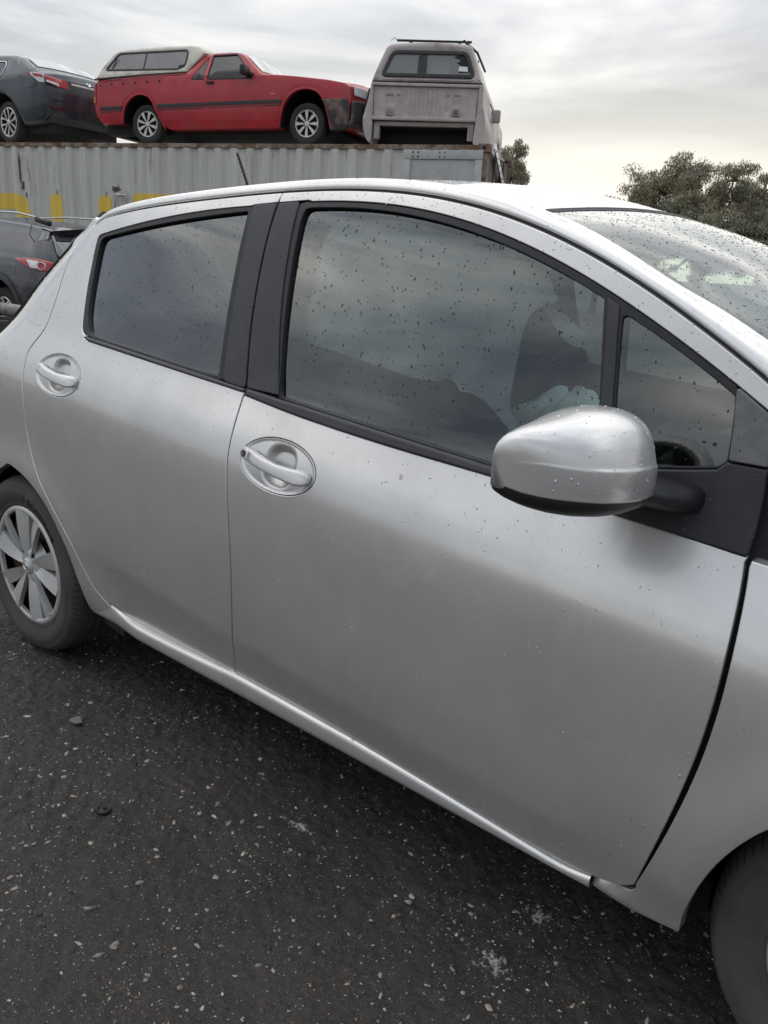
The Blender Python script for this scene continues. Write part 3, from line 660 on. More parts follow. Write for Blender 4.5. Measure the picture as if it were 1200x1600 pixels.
def emblem_mesh():
    V = []; F = []
    for rx, rz, cx, cz, w in ((.0175, .0120, 0, 0, .0014), (.0052, .0112, 0, 0, .0013), (.0120, .0050, 0, .0052, .0013)):
        n = 40; base = len(V)
        for i in range(n):
            a = 2*math.pi*i/n
            for q, y in ((-w, 0), (-w*.6, -.0014), (w*.6, -.0014), (w, 0)):
                V.append((cx+(rx+q)*math.cos(a), -.0030+y, cz+(rz+q)*math.sin(a)))
        F += grid_faces(n, 4, closed_u=True, base=base)
    return mk('emblem', V, F)
emb_me = emblem_mesh()
PRINT = [arc_text('tyre_lettering', 'ECODRIVE', .034, .2290, R_(14), .0012, .0022, 1.06), ]
def tri_mark():
    V = []; F = []
    for (x0, w) in ((0.0, .0028),):
        pts = [(-.010, 0), (-.006, 0), (0, .013), (.006, 0), (.010, 0), (.0015, .019), (-.0015, .019)]
        for d in (.0016, -.001):
            for x, z in pts:
                a = R_(7.5)+x/.2335; r = .2335+z; V.append((r*math.sin(a), float(np.interp(r, [.214, .226, .238, .250, .262], [.0122, .006, .002, 0, .001]))-.0006-d*.6, r*math.cos(a)))
        F.append((0, 1, 2, 6)); F.append((2, 3, 4, 5)); F.append((2, 5, 6))
    return mk('tyre_mark', V, F, False)
mark_me = tri_mark()
def sipes():
    V = []; F = []
    for k in range(84):
        a = 2*math.pi*k/84
        for a1, pts in ((a, ((.2830, .0100), (.2905, .0190), (.2955, .0330))), (a+.02, ((.3000, .0425), (.3005, .0600))), (a+.05, ((.3005, .0712), (.3006, .0860)))):
            b = len(V)
            for j, (r, y) in enumerate(pts):
                for da in (-.0042, .0042): V.append(((r+.0004)*math.sin(a1+da+.012*j), y-.0004, (r+.0004)*math.cos(a1+da+.012*j)))
            F += [(b+2*q, b+2*q+1, b+2*q+3, b+2*q+2) for q in range(len(pts)-1)]
    return mk('tread_sipes', V, F, False)
SIPES = sipes()
def place_wheel(xc, far, yaw=0., spin=0.):
    y0 = .018 if xc < 1 else .052
    w = link('wheel', TYRE, MT['tyre'], car)
    if far: w.matrix_local = Matrix.Translation(Vector((xc, CW-y0+.010, .30))-ORG)@Matrix.Rotation(math.pi, 4, 'Z')
    else: w.matrix_local = Matrix.Translation(Vector((xc, y0-.010, .30))-ORG)@Matrix.Rotation(yaw, 4, 'Z')@Matrix.Rotation(spin, 4, 'Y')
    for me, m in ((rim_me, 'hubcap'), (hubplate_me, 'hubcap'), (disc_me, 'brake'), (well_me, 'dark'), (cap_me, 'hubcap'), (emb_me, 'chrome')):
        o = link(me.name.split('.')[0], me, MT[m], w); o.location = (0, .010, 0)
    for me in PAIRS: link('spoke', me, MT['hubcap'], w).location = (0, .010, 0)
    for k in range(5):
        bm = bmesh.new(); bmesh.ops.create_uvsphere(bm, u_segments=14, v_segments=8, radius=.0088); a = R_(72*k+36)
        for v in bm.verts: v.co = Vector((v.co.x+.051*math.sin(a), v.co.y*.25+.0185, v.co.z*1.1+.051*math.cos(a)))
        link('lug_hole', bm_mesh('lug_hole', bm, True), MT['dark'], w)
    link('tread_sipes', SIPES, MT['tyre_print'], w, kind='stuff')
    link('tyre_lettering', PRINT[0], MT['tyre_print'], w); link('tyre_mark', mark_me, MT['tyre_print'], w)
    return w
for far in (0, 1):
    place_wheel(0., far); place_wheel(2.51, far, R_(0), R_(25))

# ---------------------------------------------------------------- door mirrors
def mirror(far):
    MX, MZ = 1.893, 1.008
    # stations from the inboard end to the outer tip: y, front x, top z, lower edge z, depth of the black belly
    S = [(-.020, 2.026, 1.098, 1.008, .016), (-.027, 2.042, 1.114, 1.006, .024), (-.045, 2.050, 1.125, 1.007, .029), (-.075, 2.053, 1.130, 1.009, .033), (-.110, 2.052, 1.131, 1.0115, .034), (-.145, 2.045, 1.127, 1.014, .033), (-.175, 2.032, 1.119, 1.016, .030),
         (-.200, 2.012, 1.114, 1.018, .026), (-.218, 1.990, 1.108, 1.0195, .021), (-.231, 1.965, 1.101, 1.021, .015), (-.239, 1.940, 1.092, 1.0235, .010), (-.243, 1.916, 1.078, 1.028, .005)]
    sect = [(.00, .00), (.05, -.45), (.25, -.85), (.55, -1.0), (.80, -.80), (.95, -.40), (.985, -.06), (.992, .06), (.999, .16), (1.0, .28), (.997, .365), (.992, .397), (.978, .430), (.955, .54), (.918, .68), (.86, .81), (.77, .91), (.65, .975), (.51, 1.0), (.36, .99), (.22, .95), (.10, .875), (.03, .77), (.0, .64), (-.006, .42), (-.006, .2)]
    sect = catmull(sect, 4, True); n = len(sect); V = []; XR = 1.893
    for yy, fx, zt, zb, bl in S:
        cr_z = min(.046, .62*(zt-zb))
        for u, v in sect:
            z = zb+v*bl if v < 0 else (zb+v/.41*cr_z if v < .41 else zb+cr_z+(v-.41)/.59*(zt-zb-cr_z))
            V.append((XR+u*(fx-XR), yy, z))
    V = np.array(V); F = grid_faces(len(S), n, closed_v=True)
    F += [tuple(range(n)), tuple(reversed(range((len(S)-1)*n, len(S)*n)))]
    if far: V[:, 1] = CW-V[:, 1]
    def part(nm, zlo, zhi, xlo, material, parent, grow=0.):
        fs = []
        for f in F:
            c = [sect[k % n] for k in f]; zc = sum(q[1] for q in c)/len(c); xc = sum(q[0] for q in c)/len(c)
            if len(f) > 4: ok = (nm == 'lower_shell') == (f[0] == 0)
            else: ok = (zlo <= zc < zhi and xc >= xlo) or (nm == 'lower_shell' and xc < .004)
            if ok: fs.append(f)
        me = mk(nm, V, fs); bm = bmesh.new(); bm.from_mesh(me)
        bmesh.ops.delete(bm, geom=[v for v in bm.verts if not v.link_faces], context='VERTS')
        bmesh.ops.remove_doubles(bm, verts=bm.verts, dist=1e-5); bmesh.ops.recalc_face_normals(bm, faces=bm.faces)
        bm.to_mesh(me); bm.free(); me.polygons.foreach_set('use_smooth', np.ones(len(me.polygons), bool)); me.set_sharp_from_angle(angle=math.radians(40))
        return link(nm, me, material, parent)
    cap = part('door_mirror', -.02, 2, .004, MT['silver'], car); under(cap)
    cap['label'] = 'silver mirror cap beaded with rain'
    md = cap.modifiers.new('thick', 'SOLIDIFY'); md.thickness = .003; md.offset = -1
    lo = part('lower_shell', -2, -.02, -.1, MT['black_trim'], cap)
    # flat mirror pane in its black surround, facing back
    pane = round_corners([(-.035, 1.022), (-.035, 1.062), (-.08, 1.072), (-.16, 1.072), (-.205, 1.064), (-.215, 1.04), (-.20, 1.028)], .02, 4); V2 = []
    for dx in (0., .006):
        for y, z in pane: V2.append((XR-.0075+dx*.5, y if not far else CW-y, z))
    m = len(pane); fs = [tuple(range(m)), tuple(reversed(range(m, 2*m)))]+[(i, (i+1) % m, m+(i+1) % m, m+i) for i in range(m)]
    link('mirror_pane', mk('mirror_pane', V2, fs, False), MT['chrome'], cap)
    # arm from the door to the housing
    sy = lambda y: CW-y if far else y
    V3 = []; st = [(.092, 2.000, .978, .082, .026), (.060, 1.998, .980, .076, .023), (.030, 1.994, .985, .064, .017), (-.005, 1.985, .994, .056, .013), (-.05, 1.975, 1.000, .050, .012), (-.10, 1.96, 1.004, .035, .008)]
    for y, x, z, a, b in st:
        for k in range(20):
            t = 2*math.pi*k/20; V3.append((x+a*abs(math.cos(t))**.55*math.copysign(1, math.cos(t)), sy(y), z+b*abs(math.sin(t))**.45*math.copysign(1, math.sin(t))))
    me = mk('mirror_arm', V3, grid_faces(len(st), 20, closed_v=True)+[tuple(range(20)), tuple(range(100, 120))]); bm = bmesh.new(); bm.from_mesh(me); bmesh.ops.recalc_face_normals(bm, faces=bm.faces); bm.to_mesh(me); bm.free()
    link('mirror_arm', me, MT['black_trim'], cap)
mirror(0); mirror(1)

# ---------------------------------------------------------------- antenna, nose, tail
a0, a1 = np.array((.185, .8475, 1.462)), np.array((.085, .8475, 1.655))
an = under(tube('antenna', [a0, a0+(a1-a0)*.25, a1], [.006, .0048, .0042], MT['rubber'], car, 10))
hx = []
for k in range(150):
    t = k/149; a = 2*math.pi*11*t; c = a0+(a1-a0)*(.22+.76*t); hx.append((c[0]+.0052*math.cos(a), c[1]+.0052*math.sin(a), c[2]))
tube('antenna_spiral', hx, .0014, MT['rubber'], an, 6)
bm = bmesh.new(); box_bm(bm, (.20, .8475, 1.462), (.07, .03, .022), .009); link('antenna_base', bm_mesh('antenna_base', bm, True, 50), MT['rubber'], an)
# bonnet
V = []
for i, u in enumerate(np.linspace(0, 1, 30)):
    for t in np.linspace(-1, 1, 31):
        x = 2.30+u*.86+(1-t*t)*(.10+.10*u)-.06*u*abs(t)**3; hw = .72-.10*u*u
        V.append((x, CW/2+t*hw, .93-.02*u-.17*u*u+(.075-.02*u)*(1-t*t)))
hood = under(link('bonnet', mk('bonnet', V, grid_faces(30, 31)), MT['silver'], car))
V = []
for i, u in enumerate(np.linspace(0, 1, 6)):
    for t in np.linspace(-1, 1, 31):
        x = 2.22+u*.30+(1-t*t)*(.18-.02*u); V.append((x-.03, CW/2+t*.73, 1.005-.06*u-(.03 if u in (0., 1.) else 0)+.03*(1-t*t)))
under(link('scuttle_panel', mk('scuttle_panel', V, grid_faces(6, 31)), MT['black_trim'], car))
def wrap(name, zs, xe, xb, hw, material):
    V = []
    for z, a, b, w in zip(zs, xe, xb, hw):
        for t in np.linspace(-1, 1, 41): V.append((a+(b-a)*(1-abs(t)**3.2), CW/2+t*w, z))
    return under(link(name, mk(name, V, grid_faces(len(zs), 41)), material, car))
fb = wrap('front_bumper', [.20, .24, .36, .50, .60, .70, .76], [2.98, 3.02, 3.05, 3.05, 3.04, 3.0, 2.96], [3.26, 3.33, 3.37, 3.36, 3.33, 3.28, 3.22], [.74, .76, .80, .80, .79, .77, .74], MT['silver'])
rb = wrap('rear_bumper', [.235, .30, .45, .62, .74], [-.42, -.52, -.59, -.60, -.59], [-.56, -.66, -.71, -.70, -.68], [.755, .745, .738, .735, .74], MT['silver'])
tg = wrap('tailgate', [.742, .86, .96, 1.06, 1.16, 1.25, 1.335, 1.386, 1.42], [-.595, -.575, -.52, -.43, -.30, -.16, -.03, .06, .10], [-.68, -.66, -.63, -.58, -.48, -.38, -.24, -.10, .03], [.74, .70, .66, .60, .585, .58, .57, .565, .55], MT['silver'])
for sgn in (-1, 1):
    V = []
    for z, a in ((.70, 3.0), (.76, 2.99), (.82, 2.92), (.85, 2.83)):
        for t in (0, .25, .5, .75, 1.0): V.append((a+.04+.17*t, CW/2+sgn*(.775-.24*t), z-.03*t))
    under(link('headlight', mk('headlight', V, grid_faces(4, 5)), MT['chrome'], car))

# ---------------------------------------------------------------- cabin seen through the glass
fl = under(box('floor_pan', (1.15, CW/2, .27), (2.1, 1.46, .06), MT['dark'], car))
fw_ = under(box('firewall', (2.34, CW/2, .60), (.04, 1.44, .70), MT['dark'], car))
bk = under(box('boot_floor', (-.22, CW/2, .50), (.55, 1.25, .06), MT['dark'], car))
V = []
for u in np.linspace(0, 1, 24):
    for t in np.linspace(-1, 1, 25):
        x, y, z = roof_pt(u, t*.98); V.append((x, y, z-.035-.02*abs(t)**4))
hl = under(link('headlining', mk('headlining', V, grid_faces(24, 25, flip=True)), MT['headlining'], car))
V = []; prof = [(2.36, 1.00), (2.22, 1.02), (2.05, 1.01), (1.93, .985), (1.88, .945), (1.87, .86), (1.90, .78), (1.93, .62), (2.0, .45)]
ys = np.linspace(.13, CW-.13, 40)
for x, z in catmull(prof, 3):
    for y in ys: V.append((x+.06*((y-CW/2)/.72)**2-.02, y, z+.015*math.exp(-((y-.48)/.16)**2)*(x < 2.15)))
ds = under(link('dashboard', mk('dashboard', V, grid_faces(len(catmull(prof, 3)), 40)), MT['interior'], car))
# side air vent at the driver's end of the dash
vent = box('air_vent', (2.045, .160, 1.045), (.085, .05, .060), MT['interior'], ds, .012)
for k in range(4): box('vent_slat', (2.020+.017*k, .133, 1.045), (.007, .012, .044), MT['black_trim'], ds, .002)
wheel_c = Vector((1.815, .47, .86)); tiltm = Matrix.Rotation(R_(-66), 4, 'Y')
sw = []
for k in range(49):
    a = 2*math.pi*k/48; sw.append(wheel_c+tiltm@Vector((.18*math.cos(a), .18*math.sin(a), 0)))
stw = under(tube('steering_wheel', sw, .015, MT['interior'], car, 10, False))
for a in (0, 180, 270):
    tube('wheel_spoke', [wheel_c+tiltm@Vector((0, 0, -.01)), wheel_c+tiltm@Vector((.175*math.cos(R_(a+90)), .175*math.sin(R_(a+90)), 0))], .014, MT['interior'], stw, 8)
tube('steering_column', [wheel_c, wheel_c+Vector((.20, 0, -.09))], .035, MT['interior'], stw, 12)
def cushion(name, c, s, tilt, parent, material, puff=.05):
    bm = bmesh.new(); box_bm(bm, (0, 0, 0), s, min(s)*.35, None, 4)
    bmesh.ops.transform(bm, matrix=Matrix.Translation(c)@Matrix.Rotation(tilt, 4, 'Y'), verts=bm.verts)
    return link(name, bm_mesh(name, bm, True, 60), material, parent)
for y in (.47, CW-.47):
    st = under(cushion('front_seat', (1.42, y, .52), (.52, .50, .17), R_(-8), car, MT['seat']))
    cushion('seat_back', (1.10, y, .85), (.17, .48, .66), R_(-16), st, MT['seat'])
    cushion('head_rest', (.985, y, 1.26), (.10, .26, .18), R_(-10), st, MT['seat'])
rs = under(cushion('rear_seat', (.52, CW/2, .52), (.48, 1.22, .16), R_(-6), car, MT['seat']))
cushion('seat_back', (.22, CW/2, .82), (.16, 1.22, .60), R_(-18), rs, MT['seat'])
for y in (.40, CW-.40): cushion('head_rest', (.10, y, 1.17), (.09, .24, .14), R_(-12), rs, MT['seat'])
for sgn, far in ((1, None), (-1, CW)):
    sy = lambda y: (CW-y if far else y)
    # inner door trim and pillar trims
    V = []
    for x in np.linspace(.32, 2.12, 20):
        for z, dy in ((.30, .09), (.60, .075), (.86, .075), (.93, .065), (bt_f(x) if x > 1.02 else bt_r(x), .03)): V.append((x, sy(float(side_y(x, min(z, 1.0)))+dy), z-.012))
    under(link('door_trim', mk('door_trim', V, grid_faces(20, 5)), MT['interior'], car))
    V = []
    for z in np.linspace(.98, 1.40, 12):
        xc = .5*(float(bg_up(z))*2+.02)
        for dx, dy in ((-.10, .035), (-.05, .06), (.05, .06), (.12, .035)): V.append((xc+dx, sy(float(side_y(xc, z))+dy), z))
    under(link('pillar_trim', mk('pillar_trim', V, grid_faces(12, 4)), MT['pillar'], car))
    V = []
    for x in np.linspace(1.50, 2.28, 20):
        zt = float(zE(x))-.012
        for w, dy in ((0, 0), (.35, .022), (.7, .022), (1, 0)):
            zz_ = zt*(1-w)+(float(FT_TOP(min(x, 2.1)))-(.65*max(0, x-2.1))-.012)*w; yy_ = (float(yE(x))+.045)*(1-w)+(float(side_y(x, min(zz_, 1.44)))+.03)*w
            V.append((x, sy(yy_+dy), zz_-dy*.5))
    under(link('pillar_trim', mk('pillar_trim', V, grid_faces(20, 4)), MT['headlining'], car))

# deployed curtain airbag hanging inside the driver's side windows, and the spent steering-wheel bag
def fabric(name, outline, yoff, amp, parent=car, mirror_it=False):
    R = clean(outline, .012); V2, F, _ = fill(R, [], .014)
    d = np.sqrt(((V2[:, None, :]-R[None])**2).sum(-1).min(1)); puff = np.sqrt(np.clip(d/.10, 0, 1))
    x, z = V2[:, 0], V2[:, 1]
    fold = .010*np.sin(x*38+4*z)*np.sin(z*17+x*9)+.006*np.sin(x*70-z*45)
    V = np.stack([x, side_y(x, np.clip(z, .9, 1.45))+yoff-amp*puff+fold*(.35+puff), z], 1)
    V2b = V.copy(); V2b[:, 1] += 2*amp*puff+.004
    n = len(V); F2 = [tuple(f) for f in F]+[tuple(n+np.array(f[::-1])) for f in F]
    return link(name, mk(name, np.concatenate([V, V2b]), F2), MT['airbag'], parent)
# ================================================================ helpers for the other vehicles
def shell(name, outline, W, yfun, material, parent, holes=(), far_holes=None, h=.10, e=.035, ds=.05, crown=lambda x, z, t: (0, 0), n=9, matrix=None, sharp=35):
    """closed body: the outline skinned on both sides and wrapped across its width"""
    far_holes = holes if far_holes is None else far_holes
    V1, _, F1, o1 = panel_arrays(outline, holes=holes, h=h, e=e, depth=e*1.02, yfun=yfun, ds=ds)
    V2, _, F2, o2 = panel_arrays(outline, holes=far_holes, h=h, e=e, depth=e*1.02, yfun=yfun, ds=ds, far=W)
    b = len(V1); V = [V1, V2]; F = list(F1)+[tuple(b+i for i in f) for f in F2]; m = len(o1); base = b+len(V2); rows = [np.array(o1)]
    P, Q = V1[o1], V2[o2]
    for k in range(1, n):
        t = k/n; C = P*(1-t)+Q*t; dx, dz = crown(C[:, 0], C[:, 2], t); C = C.copy(); C[:, 0] += dx; C[:, 2] += dz
        V.append(C); rows.append(np.arange(base, base+m)); base += m
    rows.append(b+np.array(o2))
    for r0, r1 in zip(rows[:-1], rows[1:]):
        for i in range(m):
            j = (i+1) % m; F.append((int(r0[i]), int(r1[i]), int(r1[j]), int(r0[j])))
    V = np.concatenate(V)
    if matrix is not None: A = np.array(matrix); V = V@A[:3, :3].T+A[:3, 3]
    me = mk(name, V, F); bm = bmesh.new(); bm.from_mesh(me); bmesh.ops.recalc_face_normals(bm, faces=bm.faces); bm.to_mesh(me); bm.free()
    me.polygons.foreach_set('use_smooth', np.ones(len(me.polygons), bool)); me.set_sharp_from_angle(angle=math.radians(sharp))
    return link(name, me, material, parent)
REARFACE = Matrix(((0, -1, 0, 0), (1, 0, 0, 0), (0, 0, 1, 0), (0, 0, 0, 1)))       # panel (y, depth, z) -> face looking along +x
def car_wheel(parent, x, y, z, R, w, nsp, rim_mat, tyre_mat, rr=.66, two=False, spin=0., face=1):
    """wheel whose outer side looks towards -y (face=1) or +y"""
    me = lathe_mesh('wheel', [(R*rr, .035), (R*rr*1.02, .012), (R*.80, 0), (R*.93, .008), (R*.985, .03), (R, .06), (R, w-.05), (R*.96, w-.01), (R*.7, w)], 44)
    o = link('wheel', me, tyre_mat, parent); o.location = (x, y, z)
    if face < 0: o.rotation_euler = (0, 0, math.pi)
    d = link('wheel_well', lathe_mesh('wheel_well', [(.01, .07), (R*rr*.98, .055)], 32), MT['dark'], o)
    q = R*rr
    link('rim', lathe_mesh('rim', [(q*.88, .03), (q*.90, .010), (q*.96, .004), (q*1.0, .012), (q*1.0, .04)], 44), rim_mat, o)
    for k in range(nsp):
        c = 2*math.pi*k/nsp+spin; a = 2*math.pi/nsp
        if two:
            for s in (-1, 1): link('spoke', blade(c+s*a*.12-a*.08, c+s*a*.12+a*.08, c+s*a*.32-a*.07, c+s*a*.32+a*.07, q*.12, q*.93, .012, .006, 0.), rim_mat, o)
        else: link('spoke', blade(c-a*.26, c+a*.26, c-a*.17, c+a*.17, q*.14, q*.93, .014, .006, 0.), rim_mat, o)
    link('hub_cap', lathe_mesh('hub_cap', [(.001, .006), (q*.17, .006), (q*.2, .012), (q*.2, .03)], 24), rim_mat, o)
    return o

A20 = math.radians(20.3)
CX = Vector((-4.698357, 9.744057, 0)); AX = Vector((math.cos(A20), math.sin(A20), 0)); NN = Vector((math.sin(A20), -math.cos(A20), 0))
TOPZ = 3.09
# ---------------------------------------------------------------- shipping container, second one behind it
def streaked(name, base, rust, lo=.56, hi=.74):
    m = bpy.data.materials.new(name); m.use_nodes = True; t = NT(m.node_tree); b = m.node_tree.nodes['Principled BSDF']; b.inputs['Roughness'].default_value = .6
    tcn = t.n('ShaderNodeTexCoord'); mp = t.n('ShaderNodeMapping'); mp.inputs['Scale'].default_value = (9, 9, .55); t.l(tcn.outputs['Object'], mp.inputs[0])
    a = t.n('ShaderNodeTexNoise', i_Scale=1.0, i_Detail=6.0, i_Roughness=.65); t.l(mp.outputs[0], a.inputs['Vector'])
    c1 = t.mix(t.ramp(a.outputs[0], [(.35, 0.), (.68, 1.)]), base, tuple(v*.74 for v in base))
    g = t.n('ShaderNodeTexNoise', i_Scale=1.3, i_Detail=8.0, i_Roughness=.7); t.l(tcn.outputs['Object'], g.inputs['Vector'])
    mp2 = t.n('ShaderNodeMapping'); mp2.inputs['Scale'].default_value = (16, 16, 1.1); t.l(tcn.outputs['Object'], mp2.inputs[0])
    s = t.n('ShaderNodeTexNoise', i_Scale=1.0, i_Detail=5.0, i_Roughness=.7); t.l(mp2.outputs[0], s.inputs['Vector'])
    c2 = t.mix(t.ramp(t.math('MULTIPLY', s.outputs[0], t.math('ADD', g.outputs[0], .5)), [(lo, 0.), (hi, 1.)]), c1, rust)
    t.l(c2, b.inputs['Base Color']); return m
M_CONT = streaked('container_paint', (.66, .655, .585), (.17, .10, .06), .60, .78)
M_RUST = mat('rusty_steel', (.30, .25, .20), .75, noise=(9, .35), dirt=((.16, .075, .04), 7, .40, .62))
M_NAVY = mat('navy_paint', (.022, .027, .042), .5, dirt=((.07, .06, .055), 5, .5, .8))
M_WHITE = mat('off_white_panel', (.52, .52, .50), .5, dirt=((.30, .28, .25), 4, .5, .85))
M_YEL = streaked('yellow_lettering', (.96, .66, .10), (.6, .5, .28), .70, .86)
cont = thing('shipping_container', 'weathered grey corrugated shipping container with yellow lettering under the red ute', 'container', (CX.x, CX.y, 0), A20)
LEN, DEP = 12.3, 1.80
PITCH_C = .30; DC = .036
def corr(x, z=None):
    f = np.mod(np.asarray(x, float)+.11, PITCH_C)/PITCH_C
    return DC*np.interp(f, [0, .25, .42, .75, .92, 1.0], [0, 0, 1, 1, 0, 0])
xs = []
k0 = -int(LEN/PITCH_C)-1
for k in range(k0, 1):
    for f in (0, .25, .42, .75, .92): xs.append(k*PITCH_C+(f*PITCH_C)-.11)
xs = [x for x in xs if -LEN+.12 < x < -.12]
def corrugated(name, y0, sgn, zlo, zhi):
    V = []; zs = np.linspace(zlo, zhi, 9)
    for i, x in enumerate(xs):
        for z in zs: V.append((x, y0+sgn*float(corr(x)), z))
    return link(name, mk(name, V, grid_faces(len(xs), 9, flip=sgn < 0), False), M_CONT, cont)
corrugated('side_wall', .012, 1, .35, TOPZ-.07)
corrugated('side_wall', DEP-.012, -1, .35, TOPZ-.07)
bm = bmesh.new(); box_bm(bm, (-LEN/2, .045, TOPZ-.048), (LEN-.3, .075, .066), .006); link('top_rail', bm_mesh('top_rail', bm), M_RUST, cont)
bm = bmesh.new(); box_bm(bm, (-LEN/2, DEP-.045, TOPZ-.048), (LEN-.3, .075, .066), .006); link('top_rail', bm_mesh('top_rail', bm), M_RUST, cont)
for y in (.045, DEP-.045):
    bm = bmesh.new(); box_bm(bm, (-LEN/2, y, .27), (LEN-.3, .075, .16), .006); link('bottom_rail', bm_mesh('bottom_rail', bm), M_RUST, cont)
bm = bmesh.new(); box_bm(bm, (-LEN/2, DEP/2, TOPZ-.035), (LEN-.2, DEP-.14, .03)); link('roof_panel', bm_mesh('roof_panel', bm), M_CONT, cont)
for x in (-.075, -LEN+.075):
    for y in (.075, DEP-.075):
        bm = bmesh.new(); box_bm(bm, (x, y, 1.6), (.11, .12, 2.75), .006); link('corner_post', bm_mesh('corner_post', bm), M_RUST, cont)
        for z in (TOPZ-.055, .25):
            bm = bmesh.new(); box_bm(bm, (x, y, z), (.178, .162, .118), .010); c = link('corner_casting', bm_mesh('corner_casting', bm, True, 40), M_RUST, cont)
            bm = bmesh.new(); bmesh.ops.create_uvsphere(bm, u_segments=16, v_segments=8, radius=.036)
            for v in bm.verts: v.co = Vector((v.co.x, v.co.y*.10, v.co.z*.85))+Vector((x, y-.0795, z))
            link('casting_hole', bm_mesh('casting_hole', bm, True), MT['dark'], c)
for x, m in ((-.045, M_NAVY), (-LEN+.045, M_CONT)):
    bm = bmesh.new(); box_bm(bm, (x, DEP/2, 1.65), (.03, DEP-.28, 2.68)); e_ = link('end_door', bm_mesh('end_door', bm), m, cont)
    if x > -1:
        for yy in (.55, 1.0, 1.25, 1.7): tube('lock_rod', [(-.02, yy, .35), (-.02, yy, 2.98)], .017, M_RUST, e_, 8)
bm = bmesh.new(); box_bm(bm, (0, 0, 0), (.02, 1.25, .10), .002)
bmesh.ops.transform(bm, matrix=Matrix.Translation((.03, .78, 2.78))@Matrix.Rotation(R_(-30), 4, 'X'), verts=bm.verts)
br = link('perforated_brace', bm_mesh('perforated_brace', bm), MT['satin_metal'], cont)
for k in range(7):
    bm = bmesh.new(); bmesh.ops.create_cone(bm, cap_ends=True, segments=12, radius1=.018, radius2=.018, depth=.004)
    bmesh.ops.transform(bm, matrix=Matrix.Translation((.03, .78, 2.78))@Matrix.Rotation(R_(-30), 4, 'X')@Matrix.Translation((.0115, -.5+k*.165, 0))@Matrix.Rotation(R_(90), 4, 'Y'), verts=bm.verts)
    link('brace_hole', bm_mesh('brace_hole', bm), MT['dark'], br)
# flat panel set in a bolted frame at the right end of the long side
fr = box('panel_frame', (-.70, -.008, 2.935), (1.235, .034, .13), M_WHITE, cont, .004)
box('frame_post', (-1.262, -.006, 1.70), (.108, .036, 2.33), M_WHITE, fr, .004); box('frame_post', (-.140, -.006, 1.70), (.108, .036, 2.33), M_WHITE, fr, .004)
box('flat_panel', (-.70, .006, 1.70), (1.012, .02, 2.33), M_WHITE, fr)
for xb in (-1.17, -1.09, -.75, -.67):
    for zb in (2.965, 2.905):
        bm = bmesh.new(); bmesh.ops.create_cone(bm, cap_ends=True, segments=10, radius1=.015, radius2=.012, depth=.012)
        bmesh.ops.transform(bm, matrix=Matrix.Translation((xb, -.030, zb))@Matrix.Rotation(R_(90), 4, 'X'), verts=bm.verts); link('bolt', bm_mesh('bolt', bm), M_RUST, fr)
# painted letters follow the corrugations
yl = lambda x, z: corr(x)+.012
def letter(outl, holes=()): panel('yellow_letter', outl, M_YEL, cont, off=-.0045, holes=holes, h=.028, e=.001, depth=.003, yfun=yl, ds=.03)
letter(round_corners([(-9.62, .72), (-8.52, .72), (-8.52, 2.212), (-9.62, 2.212)], .36, 8), [round_corners([(-9.33, 1.0), (-8.812, 1.0), (-8.812, 1.937), (-9.33, 1.937)], .05, 4)])
letter(round_corners([(-8.077, 2.222), (-8.077, .72), (-6.721, .72), (-6.721, 2.222), (-6.992, 2.222), (-6.992, 1.0), (-7.800, 1.0), (-7.800, 2.222)], [.10, .36, .36, .10, .10, .05, .05, .10], 6))
letter(round_corners([(-6.296, 2.27), (-6.296, .72), (-5.15, .72), (-5.15, 1.0), (-6.0, 1.0), (-6.0, 1.33), (-5.25, 1.33), (-5.25, 1.60), (-6.0, 1.60), (-6.0, 1.95), (-5.15, 1.95), (-5.15, 2.27)], [.10]+[.06]*10+[.06], 5))
for (x, z, w_, h_) in ((-8.66, 2.36, .07, .17), (-8.70, 2.62, .03, .5), (-6.62, 2.33, .16, .10), (-7.88, 2.25, .02, .10), (-6.84, 2.24, .02, .12), (-8.60, 2.20, .03, .10)):
    a = np.linspace(0, 2*math.pi, 14, endpoint=False); rr = 1+.35*RNG.uniform(-1, 1, 14)
    panel('tar_smudge', [(x+w_/2*r*math.cos(t), z+h_/2*r*math.sin(t)) for t, r in zip(a, rr)], mat('tar', (.09, .09, .09), .7) if 'tar' not in bpy.data.materials else bpy.data.materials['tar'], cont, off=-.0062, h=.02, e=.001, depth=.002, yfun=yl, ds=.03)
hb = box('hose_tap', (-6.52, -.035, 2.235), (.10, .07, .05), MT['satin_metal'], cont, .012); tube('tap_arm', [(-6.48, -.05, 2.235), (-6.36, -.06, 2.23), (-6.36, -.06, 2.30), (-6.36, -.06, 2.18)], .014, MT['satin_metal'], hb, 8)
for k in range(5): box('timber_bearer', (-.6-2.75*k, DEP/2, .095), (.24, DEP+.1, .19), mat('old_timber', (.12, .10, .08), .9) if k == 0 else bpy.data.materials['old_timber'], cont, .01)
c2 = thing('shipping_container', 'rear shipping container carrying the nose of the taupe pickup', 'container', tuple(CX-NN*(DEP+.12)-AX*.9), A20)
for ch in [o for o in cont.children if not o.name.startswith(('yellow', 'tar', 'panel_frame', 'hose', 'perforated'))]:
    o = ch.copy(); col.objects.link(o); o.parent = c2
    for g in ch.children: q = g.copy(); col.objects.link(q); q.parent = o

